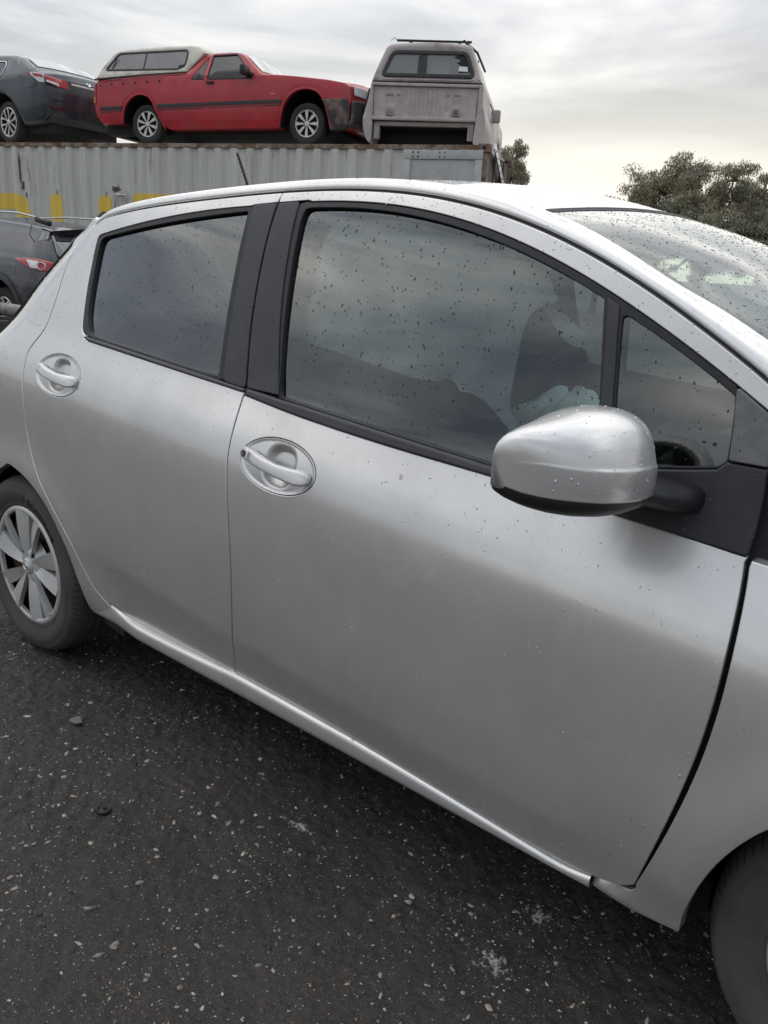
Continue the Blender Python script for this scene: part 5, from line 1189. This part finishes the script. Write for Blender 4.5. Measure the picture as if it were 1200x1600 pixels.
for far in (None, VW):
    panel('side_window', [(-2.95, 1.15), (-2.75, 1.53), (-2.0, 1.545), (-1.72, 1.50), (-1.66, 1.42), (-1.9, 1.16)], MT['privacy'], suv, off=-.006, h=.1, e=.01, depth=.012, yfun=suv_y, ds=.05, far=far)
    tl = panel('tail_light', [(-.99, 1.137), (-.70, 1.150), (-.42, 1.140), (-.20, 1.105), (-.18, .995), (-.36, .985), (-.62, 1.02)], M_REDL, suv, off=-.012, h=.05, e=.010, depth=.025, yfun=suv_y, ds=.03, far=far)
    panel('clear_lens', [(-.66, 1.125), (-.44, 1.115), (-.42, 1.02), (-.56, 1.02)], M_LENS, tl, off=-.018, h=.05, e=.004, depth=.01, yfun=suv_y, ds=.03, far=far)
    panel('lens_ring', ellipse((-.375, 1.055), .075, .052, 0, 24), M_LENS, tl, off=-.020, holes=[ellipse((-.375, 1.055), .064, .043, 0, 24)], h=.04, e=.003, depth=.01, yfun=suv_y, ds=.02, far=far)
    ai = [(WXC+.47*math.cos(a), .37+.47*math.sin(a)) for a in np.linspace(math.pi+.1, -.1, 24)]; ao = [(WXC+.55*math.cos(a), .37+.54*math.sin(a)) for a in np.linspace(-.1, math.pi+.1, 24)]
    panel('arch_cladding', ai+ao, M_MLD, suv, off=-.018, h=.05, e=.010, depth=.03, yfun=suv_y, ds=.04, far=far)
    panel('rear_window_edge', [(-.60, 1.37), (-.60, 1.485), (-.55, 1.505), (-.47, 1.49), (-.43, 1.40)], MT['privacy'], suv, off=-.004, h=.05, e=.004, depth=.01, yfun=suv_y, ds=.03, far=far)
    panel('door_seam', [(-.93, 1.585), (-.87, 1.45), (-.66, 1.345), (-.655, 1.355), (-.86, 1.46), (-.915, 1.588)], MT['dark'], suv, off=-.002, h=.05, e=.001, depth=.004, yfun=suv_y, ds=.03, far=far)
    for x in (WXC, -4.03): car_wheel(suv, x, .06 if far is None else VW-.06, .365, .365, .23, 5, M_ALLOY, M_TY2, .64, True, .2, 1 if far is None else -1)
    yr = .30 if far is None else VW-.30
    rr = tube('roof_rail', [(-2.75, yr, 1.68), (-2.6, yr, 1.735), (-1.9, yr, 1.755), (-1.2, yr, 1.735), (-.62, yr, 1.66)], .013, MT['satin_metal'], suv, 8)
    bm = bmesh.new(); box_bm(bm, (-.62, yr, 1.630), (.34, .06, .075), .025, Matrix.Rotation(R_(10), 3, 'Y')); link('rail_foot', bm_mesh('rail_foot', bm, True), MT['black_trim'], rr)
    bm = bmesh.new(); box_bm(bm, (-2.75, yr, 1.675), (.20, .06, .07), .02); link('rail_foot', bm_mesh('rail_foot', bm, True), MT['black_trim'], rr)
panel('fuel_flap', ellipse((-1.0, .983), .082, .078, 0, 24), M_SUV, suv, off=-.004, h=.04, e=.005, depth=.008, yfun=suv_y, ds=.02)
vx = lambda y, z: -(np.interp(z, [.36, .45, .62, .85, 1.02, 1.15, 1.38, 1.46, 1.52], [-.30, -.14, -.05, -.03, -.08, -.16, -.40, -.50, -.44])+.14*(1-(2*np.asarray(y, float)/VW-1)**4)-.02)
panel('rear_window', round_corners([(.17, 1.17), (VW-.17, 1.17), (VW-.29, 1.475), (.29, 1.475)], .06, 4), MT['privacy'], suv, matrix=REARFACE, off=-.010, h=.05, e=.008, depth=.02, yfun=vx, ds=.03)
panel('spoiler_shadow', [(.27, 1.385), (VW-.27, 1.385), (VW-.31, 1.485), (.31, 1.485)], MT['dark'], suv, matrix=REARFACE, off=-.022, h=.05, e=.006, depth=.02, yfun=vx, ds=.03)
for m_ in (False, True):
    q = (lambda y: VW-y) if m_ else (lambda y: y)
    panel('tail_light', [(q(.10), 1.09), (q(.48), 1.05), (q(.46), .99), (q(.12), .99)], M_REDL, suv, matrix=REARFACE, off=-.014, h=.05, e=.006, depth=.02, yfun=vx, ds=.03)
panel('rear_bumper', [(.10, .38), (VW-.10, .38), (VW-.08, .62), (.08, .62)], M_MLD, suv, matrix=REARFACE, off=-.02, h=.05, e=.02, depth=.04, yfun=vx, ds=.03)
box('underbody', (-2.4, VW/2, .32), (4.3, 1.4, .2), MT['dark'], suv)
# scrap lying between the cars
sb_ = Vector((-6.30, 3.20, 0))
ty = thing('scrap_tyre_pile', 'pile of dumped black tyres behind the hatchback, beside the dark SUV', 'tyre pile', tuple(sb_))
for k, (dx, dy) in enumerate(((-.1, .0), (.05, .05), (-.05, -.03))):
    o = link('tyre', lathe_mesh('tyre', [(.19, .02), (.22, .0), (.28, .01), (.305, .05), (.305, .13), (.28, .17), (.22, .18), (.19, .16), (.17, .09)], 40), M_TY2, ty); o.rotation_euler = (R_(90), 0, k); o.location = (dx, dy, .182*k)
pl_ = tube('scrap_bumper', [(-6.95, 3.12, .60), (-6.55, 3.14, .635), (-6.1, 3.2, .625), (-5.7, 3.3, .58)], [.05, .07, .07, .05], mat('grey_plastic_scrap', (.26, .245, .23), .75, noise=(10, .4), dirt=((.08, .07, .06), 6, .45, .7)), None, 10)
pl_['label'] = 'torn grey plastic bumper lying on the black tyres'; pl_['category'] = 'scrap part'

# ---------------------------------------------------------------- gum trees
def leaf_mat(name, base, var):
    m = bpy.data.materials.new(name); m.use_nodes = True; t = NT(m.node_tree); b = m.node_tree.nodes['Principled BSDF']; b.inputs['Roughness'].default_value = .6
    g = t.n('ShaderNodeNewGeometry'); tcn = t.n('ShaderNodeTexCoord'); nz = t.n('ShaderNodeTexNoise', i_Scale=.9, i_Detail=3.0); t.l(tcn.outputs['Object'], nz.inputs['Vector'])
    c = t.mix(g.outputs['Random Per Island'], tuple(v*(1-var) for v in base), tuple(v*(1+var) for v in base)); c2 = t.mix(t.ramp(nz.outputs[0], [(.42, 0.), (.66, 1.)]), c, (.33, .285, .18))
    t.l(c2, b.inputs['Base Color']); return m
M_LEAF = leaf_mat('gum_leaves', (.30, .295, .205), .45); M_BARK = mat('gum_bark', (.22, .19, .155), .8, noise=(6, .3))
def gum_tree(name, label, pos, H, clumps, nleaf, ls, seed, group):
    rg = np.random.default_rng(seed); t = thing(name, label, 'tree', pos, 0, group)
    top = np.array((0, 0, H*.42)); 
    tk = tube('trunk', [(0, 0, -.2), (.06, .02, H*.15), (-.05, .06, H*.30), tuple(top)], [H*.030, H*.026, H*.022, H*.018], M_BARK, t, 10)
    Q = []; nrm = []
    for (cx, cy, cz, r) in clumps:
        c = np.array((cx, cy, cz)); mid = (top*.45+c*.55)+rg.normal(0, .12*r, 3)-(0, 0, .25*r)
        tube('branch', [tuple(top*.96), tuple(mid), tuple(c+(0, 0, -.2*r)), tuple(c+(0, 0, .5*r))], [H*.012, H*.008, H*.005, H*.002], M_BARK, tk, 6)
        nb = max(9, int(20*r*r)); subs = rg.normal(0, 1, (nb, 3)); subs /= np.linalg.norm(subs, axis=1, keepdims=True); subs = c+subs*(r*rg.uniform(.30, 1.0, (nb, 1)))*(1, 1, .80)
        for s_ in subs:
            tube('twig', [tuple(c), tuple((c+s_)/2+(0, 0, .08)), tuple(s_)], [.035, .022, .010], M_BARK, tk, 4, False)
            n = int(nleaf*r/nb); sr = r*rg.uniform(.30, .52)
            d = rg.normal(0, 1, (n, 3)); d /= np.linalg.norm(d, axis=1, keepdims=True)
            Q.append(s_+d*sr*rg.uniform(0.1, 1, (n, 1))**.6*(1, 1, .75))
    P = np.concatenate(Q); n = len(P)
    # hanging sickle leaves: long axis mostly down
    a = rg.normal(0, .55, (n, 3))+(0, 0, -1.0); a /= np.linalg.norm(a, axis=1, keepdims=True)
    b = np.cross(a, rg.normal(0, 1, (n, 3))); b /= np.linalg.norm(b, axis=1, keepdims=True)
    L = ls*rg.uniform(.7, 1.4, (n, 1)); Wd = L*.24
    V = np.stack([P-a*L*.5, P+b*Wd*.5, P+a*L*.5, P-b*Wd*.5], 1).reshape(-1, 3)
    me = bpy.data.meshes.new('crown'); me.vertices.add(4*n); me.vertices.foreach_set('co', V.ravel()); me.loops.add(4*n); me.loops.foreach_set('vertex_index', np.arange(4*n)); me.polygons.add(n)
    me.polygons.foreach_set('loop_start', np.arange(0, 4*n, 4)); me.update(); me.validate()
    link('crown', me, M_LEAF, t); return t
rg0 = np.random.default_rng(5)
def crown(cx, z0, w, h, dep, n, rlo, rhi):
    out = []
    for k in range(n):
        for _ in range(40):
            u, v, q = rg0.uniform(-1, 1, 3)
            if abs(u)**2.3+abs(v)**2.3+abs(q)**2.3 < 1: break
        out.append((cx+u*w, q*dep, z0+v*h, rg0.uniform(rlo, rhi)))
    return out
gum_tree('gum_tree', 'broad olive gum tree, tallest at the right behind the windscreen', (-8.05, 28.9, 0), 6.0, crown(-.1, 3.15, 3.1, 1.85, 1.7, 66, .50, .90), 3400, .10, 3, 'gum trees behind the yard')
gum_tree('gum_tree', 'low darker gum tree to the left of the broad one, just above the roof line', (-11.3, 27.6, 0), 4.4, crown(.1, 2.8, 1.8, .95, 1.4, 30, .5, .75), 3200, .10, 4, 'gum trees behind the yard')
gum_tree('gum_tree', 'gum tree cut off by the right edge of the picture', (-5.4, 31.5, 0), 6.2, crown(0, 3.3, 2.4, 1.75, 1.6, 46, .65, .95), 3000, .105, 5, 'gum trees behind the yard')
gum_tree('gum_tree', 'narrow dark gum tree close behind the right end of the container', (-8.15, 15.6, 0), 5.0, crown(0, 3.2, .50, 1.15, .45, 22, .24, .40), 4200, .062, 6, 'gum trees behind the yard')

# ---------------------------------------------------------------- ground: black gritty yard
def vnoise(x, y, f, seed):
    xi = np.floor(x*f).astype(np.int64); yi = np.floor(y*f).astype(np.int64); u = x*f-xi; v = y*f-yi; u = u*u*(3-2*u); v = v*v*(3-2*v)
    def hsh(a, b): 
        n = (a*374761393+b*668265263+seed*1442695041) & 0x7fffffff; n = ((n ^ (n >> 13))*1274126177) & 0x7fffffff; return ((n ^ (n >> 16)) & 0xffff)/65535.
    return (hsh(xi, yi)*(1-u)+hsh(xi+1, yi)*u)*(1-v)+(hsh(xi, yi+1)*(1-u)+hsh(xi+1, yi+1)*u)*v
def gz(x, y):
    near = np.exp(-((np.maximum(0, np.abs(x-1.2)-2.2)/1.2)**2+(np.maximum(0, np.abs(y+.1)-1.2)/1.2)**2))
    h = .010*(vnoise(x, y, 3.1, 1)-.5)+.007*(vnoise(x, y, 9, 2)-.5)+.0065*(vnoise(x, y, 27, 3)-.5)+.0055*(vnoise(x, y, 62, 4)-.5)+.0050*np.maximum(0, vnoise(x, y, 118, 5)-.45)+.0030*(vnoise(x, y, 190, 6)-.5)
    # faint tyre tread marks pressed in at the left
    u = (x-.62)*.93+(y+.42)*.37; w = -(x-.62)*.37+(y+.42)*.93
    m = np.exp(-(w/.10)**4)*np.exp(-(u/.35)**4); h = h-.004*m*(np.mod(u+.5*np.abs(w), .055) < .022)
    return h*near-.004
def axis_(lo, hi, d, far):
    a = list(np.arange(lo, hi+d*.5, d)); s = d
    L = [lo]; 
    while L[-1] > -far: s *= 1.35; L.append(L[-1]-s)
    s = d; R = [a[-1]]
    while R[-1] < far: s *= 1.35; R.append(R[-1]+s)
    return np.array(L[:0:-1]+a+R[1:])
gx_, gy_ = axis_(-.35, 2.45, .0052, 900), axis_(-.85, .62, .0052, 900)
X, Y = np.meshgrid(gx_, gy_, indexing='ij'); Z = gz(X, Y); nx_, ny_ = X.shape
me = bpy.data.meshes.new('ground'); me.vertices.add(nx_*ny_); me.vertices.foreach_set('co', np.stack([X, Y, Z], -1).ravel())
I = np.arange(nx_*ny_).reshape(nx_, ny_); q = np.stack([I[:-1, :-1], I[1:, :-1], I[1:, 1:], I[:-1, 1:]], -1).reshape(-1, 4)
me.loops.add(q.size); me.loops.foreach_set('vertex_index', q.ravel()); me.polygons.add(len(q)); me.polygons.foreach_set('loop_start', np.arange(0, q.size, 4)); me.polygons.foreach_set('use_smooth', np.ones(len(q), bool)); me.update(); me.validate()
m = bpy.data.materials.new('black_grit'); m.use_nodes = True; t = NT(m.node_tree); b = m.node_tree.nodes['Principled BSDF']; tcn = t.n('ShaderNodeTexCoord')
def nz_(s, d=5., r=.6):
    n = t.n('ShaderNodeTexNoise', i_Scale=s, i_Detail=d, i_Roughness=r); t.l(tcn.outputs['Object'], n.inputs['Vector']); return n.outputs[0]
c = t.mix(t.ramp(nz_(1.7), [(.35, 0.), (.68, 1.)]), (.033, .0285, .0243), (.062, .052, .0432))
c = t.mix(t.ramp(nz_(5.3), [(.52, 0.), (.75, 1.)]), c, (.066, .054, .044))
c = t.mix(t.ramp(nz_(120., 4., .7), [(.48, 0.), (.66, .85)]), c, (.017, .0155, .014))
c = t.mix(t.ramp(nz_(330., 3., .7), [(.52, 0.), (.70, .75)]), c, (.125, .108, .092))
c = t.mix(t.ramp(nz_(420., 2., .6), [(.50, 0.), (.68, .8)]), c, (.015, .014, .013))
# fine pale grit
for sc_, th, colr, am in ((520., .115, (.36, .33, .29), .9), (210., .085, (.33, .30, .26), .9)):
    v = t.n('ShaderNodeTexVoronoi', i_Scale=sc_, i_Randomness=1.0); t.l(tcn.outputs['Object'], v.inputs['Vector'])
    sel = t.n('ShaderNodeSeparateColor'); t.l(v.outputs['Color'], sel.inputs[0])
    f = t.math('MULTIPLY', t.math('LESS_THAN', v.outputs['Distance'], th*1.9), t.math('MULTIPLY', t.math('LESS_THAN', sel.outputs[0], .13), am))
    c = t.mix(f, c, colr)
# chalky white spill marks near the front sill
ch = nz_(95., 6., .75); chm = t.n('ShaderNodeTexNoise', i_Scale=3.4, i_Detail=2.0); t.l(tcn.outputs['Object'], chm.inputs['Vector'])
def spot(cx, cy, rx, ry, amt):
    mp = t.n('ShaderNodeVectorMath', operation='SUBTRACT'); mp.inputs[1].default_value = (cx, cy, 0); t.l(tcn.outputs['Object'], mp.inputs[0])
    sc = t.n('ShaderNodeVectorMath', operation='MULTIPLY'); sc.inputs[1].default_value = (1/rx, 1/ry, 0); t.l(mp.outputs[0], sc.inputs[0])
    ln = t.n('ShaderNodeVectorMath', operation='LENGTH'); t.l(sc.outputs[0], ln.inputs[0])
    return t.math('MULTIPLY', t.math('SUBTRACT', 1.0, ln.outputs['Value'], clamp=True), amt)
for cx, cy, rx, ry in ((1.872, .150, .06, .05), (1.86, -.02, .08, .05), (1.30, .0, .10, .025)):
    s_ = spot(cx, cy, rx, ry, 1.0)
    f = t.math('GREATER_THAN', t.math('ADD', t.math('MULTIPLY', s_, .30), ch), .735)
    c = t.mix(t.math('MULTIPLY', f, .8), c, (.55, .54, .52))
t.l(c, b.inputs['Base Color'])
t.l(t.math('ADD', t.math('MULTIPLY', nz_(2.2), -.30), .86), b.inputs['Roughness'])
bp = t.n('ShaderNodeBump', i_Strength=1.0, i_Distance=.0034); t.l(nz_(260., 6., .7), bp.inputs['Height']); t.l(bp.outputs[0], b.inputs['Normal'])
ground = link('ground', me, m, None, kind='structure')
# loose stones: uncountable grit as one object
M_STONE = bpy.data.materials.new('gravel'); M_STONE.use_nodes = True; t = NT(M_STONE.node_tree); b = M_STONE.node_tree.nodes['Principled BSDF']; b.inputs['Roughness'].default_value = .8
g = t.n('ShaderNodeNewGeometry'); cr_ = t.n('ShaderNodeValToRGB'); e = cr_.color_ramp
for p_, c_ in ((0., (.050, .046, .042)), (.22, (.09, .083, .077)), (.36, (.28, .25, .215)), (.55, (.42, .39, .35)), (.76, (.50, .42, .32)), (.90, (.62, .60, .57))):
    if p_ == 0.: e.elements[0].color = (*c_, 1)
    else: q_ = e.elements.new(p_); q_.color = (*c_, 1)
e.elements[-1].color = (.30, .20, .13, 1); e.interpolation = 'CONSTANT'
t.l(g.outputs['Random Per Island'], cr_.inputs[0])
nzs = t.n('ShaderNodeTexNoise', i_Scale=300.0, i_Detail=3.0); tcs = t.n('ShaderNodeTexCoord'); t.l(tcs.outputs['Object'], nzs.inputs['Vector'])
t.l(t.mix(t.ramp(nzs.outputs[0], [(.4, 0.), (.7, .55)]), cr_.outputs[0], (.07, .062, .055)), b.inputs['Base Color'])
bm = bmesh.new(); bmesh.ops.create_icosphere(bm, subdivisions=1, radius=1.0); icoV = np.array([v.co for v in bm.verts]); icoF = np.array([[v.index for v in f.verts] for f in bm.faces]); bm.free()
N_ST = 46000
sx_, sy_ = RNG.uniform(-.35, 2.45, N_ST), RNG.uniform(-.85, .55, N_ST)
dn = vnoise(sx_, sy_, 4.2, 9)*.5+vnoise(sx_, sy_, 11., 12)*.5; kp = RNG.uniform(0, 1, N_ST) < .08+1.1*dn**1.6; sx_, sy_ = sx_[kp], sy_[kp]; n = len(sx_)
rad = np.clip(.0010*(1-RNG.uniform(0, 1, n))**-.44, .0009, .0065)
sx2, sy2 = RNG.uniform(-3.5, 5.5, 16000), RNG.uniform(-4.2, 1.7, 16000); far_ = (sx2 < -.35) | (sx2 > 2.45) | (sy2 < -.85) | (sy2 > .55); sx2, sy2 = sx2[far_], sy2[far_]
sx_, sy_ = np.concatenate([sx_, sx2]), np.concatenate([sy_, sy2]); rad = np.concatenate([rad, np.clip(.0022*(1-RNG.uniform(0, 1, len(sx2)))**-.42, .002, .008)]); n = len(sx_)
V = icoV[None]*(1+RNG.uniform(-.55, .55, (n, len(icoV), 1))); V = V*rad[:, None, None]*np.stack([RNG.uniform(.8, 1.9, n), RNG.uniform(.5, 1.1, n), RNG.uniform(.35, .8, n)], 1)[:, None, :]
a = RNG.uniform(0, 2*math.pi, n); ca_, sa_ = np.cos(a)[:, None], np.sin(a)[:, None]
V = np.stack([V[..., 0]*ca_-V[..., 1]*sa_+sx_[:, None], V[..., 0]*sa_+V[..., 1]*ca_+sy_[:, None], V[..., 2]+gz(sx_, sy_)[:, None]+rad[:, None]*RNG.uniform(-.25, .2, (n, 1))], -1).reshape(-1, 3)
F = (icoF[None]+(np.arange(n)*len(icoV))[:, None, None]).reshape(-1, 3)
me = bpy.data.meshes.new('loose_gravel'); me.vertices.add(len(V)); me.vertices.foreach_set('co', V.ravel()); me.loops.add(F.size); me.loops.foreach_set('vertex_index', F.ravel()); me.polygons.add(len(F)); me.polygons.foreach_set('loop_start', np.arange(0, F.size, 3)); me.update(); me.validate()
link('loose_gravel', me, M_STONE, None, kind='stuff')
# litter one can pick out
gzz = lambda x, y: float(gz(np.array([x]), np.array([y]))[0])
cl = thing('plastic_clip', 'round black plastic trim clip lying on the grit at the lower left', 'trim clip', (.910, -.283, gzz(.91, -.283)+.006))
o = link('clip_disc', lathe_mesh('clip_disc', [(.0005, .004), (.009, .0035), (.0105, .0022), (.0125, .0022), (.0160, .0050), (.0175, .0042), (.0178, .0015), (.016, .0)], 36), MT['black_trim'], cl); o.rotation_euler = (R_(90), 0, 0)
bm = bmesh.new(); box_bm(bm, (0, .001, .006), (.008, .004, .005), .001); link('clip_stem', bm_mesh('clip_stem', bm), MT['black_trim'], cl)
sh = bm = bmesh.new()
pts = [(-.022, -.010), (-.005, -.016), (.020, -.012), (.026, .004), (.010, .006), (.006, .016), (-.004, .012), (-.010, .020), (-.024, .012)]
vs = [bm.verts.new((x, y, .002+.004*math.sin(40*x))) for x, y in pts]; f_ = bm.faces.new(vs); r_ = bmesh.ops.extrude_face_region(bm, geom=[f_]); bmesh.ops.translate(bm, vec=(0, 0, .0035), verts=[v for v in r_['geom'] if isinstance(v, bmesh.types.BMVert)])
o = link('plastic_shard', bm_mesh('plastic_shard', bm), mat('dull_grey_shard', (.19, .18, .19), .6), None, label='torn grey plastic shard on the ground near the rear wheel', category='litter'); o.location = (.514, -.123, gzz(.514, -.123)+.002)

# ---------------------------------------------------------------- airbags, bright view strip
CURT = [(1.00, 1.41), (1.30, 1.40), (1.45, 1.372), (1.54, 1.348), (1.618, 1.328), (1.674, 1.309), (1.705, 1.277), (1.712, 1.258), (1.685, 1.248), (1.664, 1.232), (1.655, 1.200), (1.656, 1.149), (1.661, 1.101), (1.668, 1.055), (1.692, 1.026), (1.689, 1.015), (1.665, 1.023), (1.634, 1.046),
        (1.576, 1.071), (1.545, 1.072), (1.532, 1.085), (1.51, 1.093), (1.485, 1.085), (1.42, 1.085), (1.311, 1.100), (1.189, 1.116), (1.05, 1.125), (.62, 1.14), (.55, 1.20), (.55, 1.40), (.80, 1.43)]
under(fabric('curtain_airbag', catmull(CURT, 3, True), .075, .020))
V = []                                               # spent steering-wheel bag: crumpled cushion
for u in np.linspace(0.02, .98, 30):
    for w in np.linspace(0, 1, 40, endpoint=False):
        a, q = 2*math.pi*w, math.pi*u; f_ = 1+.07*math.sin(5*a+4*u)+.05*math.sin(9*q+3*a)+.035*math.sin(13*a-11*u)
        V.append((1.665+.115*f_*math.sin(q)*math.cos(a), .43+.15*f_*math.sin(q)*math.sin(a), .955+.112*f_*math.cos(q)))
under(link('steering_airbag', mk('steering_airbag', V, grid_faces(30, 40, closed_v=True)), MT['airbag'], car))
STRIP = catmull([(1.660, 1.243), (1.70, 1.236), (1.738, 1.215), (1.780, 1.190), (1.776, 1.176), (1.735, 1.180), (1.695, 1.205)], 4, True)
under(fabric('bright_view_strip', STRIP, .13, .004))  # white sheet stands in for the bright view out through the windscreen

# ---------------------------------------------------------------- rain beads
def bead_template():
    V = [(0, 0, .42)]; n = 9
    for r, z in ((.42, .36), (.78, .21), (1.0, 0.0), (1.0, -.06)):
        V += [(r*math.cos(2*math.pi*k/n), r*math.sin(2*math.pi*k/n), z) for k in range(n)]
    F = [(0, 1+k, 1+(k+1) % n) for k in range(n)]
    for q in range(3): F += [(1+q*n+k, 1+(q+1)*n+k, 1+(q+1)*n+(k+1) % n, 1+q*n+(k+1) % n) for k in range(n)]
    return np.array(V), F
BV, BF = bead_template()
def beads(name, P, Nn, r, parent, run=.35, material='water'):
    """P points, Nn normals, r radii: flattened irregular drops, some drawn out downhill"""
    n = len(P); down = np.array((0, 0, -1.0)); tdir = down-(Nn@down)[:, None]*Nn; L = np.linalg.norm(tdir, axis=1, keepdims=True); tdir = np.where(L > 1e-3, tdir/np.maximum(L, 1e-3), (1, 0, 0))
    w = np.cross(Nn, tdir); an = RNG.normal(0, .5, n); ca, sa = np.cos(an)[:, None], np.sin(an)[:, None]
    t1 = tdir*ca+w*sa; w1 = -tdir*sa+w*ca; st = 1+RNG.uniform(0, 1, n)**2*run*4
    lump = 1+RNG.uniform(-.20, .20, (n, len(BV), 1)); B = BV[None]*lump; B[:, 0] = BV[0]
    V = (P[:, None, :]+B[..., 0:1]*(r*st)[:, None, None]*t1[:, None, :]+B[..., 1:2]*r[:, None, None]*w1[:, None, :]*.85+B[..., 2:3]*r[:, None, None]*Nn[:, None, :]).reshape(-1, 3)
    F = [tuple(i+k*len(BV) for i in f) for k in range(n) for f in BF]
    me = bpy.data.meshes.new(name); me.from_pydata(V.tolist(), [], F); me.polygons.foreach_set('use_smooth', np.ones(len(me.polygons), bool)); me.update()
    o = link(name, me, MT[material], parent, kind='stuff')
    return o
def rad_(n, lo, hi, pw=2.2): return lo+(hi-lo)*RNG.uniform(0, 1, n)**pw
def on_side(outline, dens, off, lo, hi, parent, holes=(), weight=None, run=.35, material='bead_paint'):
    R = clean(outline, .03); a, b = R.min(0), R.max(0); n = int(dens*np.prod(b-a)); P = RNG.uniform(0, 1, (n, 2))*(b-a)+a
    k = inside(P, R)
    for H in holes: k &= ~inside(P, clean(H, .02))
    P = P[k]
    if weight is not None: P = P[RNG.uniform(0, 1, len(P)) < weight(P[:, 0], P[:, 1])]
    # little clusters left by bigger splashes
    x, z = P[:, 0], P[:, 1]; ep = 1e-3
    gx = (side_y(x+ep, z)-side_y(x-ep, z))/(2*ep); gzz_ = (side_y(x, z+ep)-side_y(x, z-ep))/(2*ep)
    N = np.stack([gx, -np.ones(len(x)), gzz_], 1); N /= np.linalg.norm(N, axis=1, keepdims=True)
    return beads('rain_drops', np.stack([x, side_y(x, z)+off, z], 1), N, rad_(len(x), lo, hi), parent, run, material)
fdoor = [o for o in car.children if o.name == 'front_door'][0]; rdoor = [o for o in car.children if o.name == 'rear_door'][0]
up_w = lambda x, z: np.clip(sstep(.80, .93, zcan(x, z))*.9+.10, 0, 1)
on_side(RG, 3800, .0135, .0006, .0022, rdoor, material='bead')
on_side(FG, 3300, .0135, .0006, .0023, fdoor, material='bead')
on_side(QG, 2600, .008, .0006, .0023, fdoor, material='bead')
on_side(gr, 1800, -.0005, .0007, .0021, rdoor, material='bead'); on_side(gf, 1800, -.0005, .0007, .0021, fdoor, material='bead')
on_side(DV, 1100, -.002, .0010, .0026, fdoor, material='bead'); on_side(MB, 350, -.003, .0012, .0032, fdoor, material='bead'); on_side([(2.09, 1.15), (2.15, 1.09), (2.157, 1.05), (2.102, 1.05)], 1500, -.005, .0010, .0034, fdoor, material='bead')
on_side(rear_out, 1900, 0., .0006, .0020, rdoor, holes=[ellipse(hdl['rear'][:2], HA, HB, 0)], weight=lambda x, z: up_w(x, z)*np.where(z > 1.05, .9, 1))
on_side(front_low, 1500, 0., .0006, .0021, fdoor, holes=[ellipse(hdl['front'][:2], HA, HB, 0)], weight=lambda x, z: up_w(x, z))
on_side(frame_f, 5000, 0., .0006, .0021, fdoor)
on_side([p for p in qp if p[1] > .8 and p[0] > -.35], 1700, 0., .0009, .003, [o for o in car.children if o.name == 'quarter_panel'][0], weight=up_w)
def on_mesh(o, dens, lo, hi, parent, keep=lambda c: np.ones(len(c), bool), run=.25):
    me = o.data; m = len(me.polygons); A = np.empty(m); me.polygons.foreach_get('area', A); C = np.empty(m*3); me.polygons.foreach_get('center', C); C = C.reshape(-1, 3); k = keep(C); idx = np.nonzero(k)[0]
    nn = int(A[idx].sum()*dens); pick = RNG.choice(idx, nn, p=A[idx]/A[idx].sum()); P = []; N = []
    co = np.array([v.co for v in me.vertices])
    vn = np.array([v.normal for v in me.vertices])
    for i in pick:
        vs = me.polygons[i].vertices; w = RNG.dirichlet(np.ones(len(vs))); P.append((co[list(vs)]*w[:, None]).sum(0)); q = (vn[list(vs)]*w[:, None]).sum(0); N.append(q/np.linalg.norm(q))
    return beads('rain_drops', np.array(P), np.array(N), rad_(nn, lo, hi), parent, run, 'water' if o is wsd else 'bead_paint')
rrail = [o for o in car.children if o.name == 'roof_rail'][0]
mcap = [o for o in car.children if o.name == 'door_mirror'][0]
for o, d, lo, hi, kp in ((rrail, 4500, .0007, .0022, lambda c: c[:, 0] > .1), (wsd, 8000, .0006, .0022, lambda c: (c[:, 0] < 2.35)), (roof, 2600, .0008, .0024, lambda c: c[:, 0] > .9), (mcap, 2800, .0006, .0019, lambda c: c[:, 2] > 1.0)):
    b_ = on_mesh(o, d, lo, hi, o, kp)
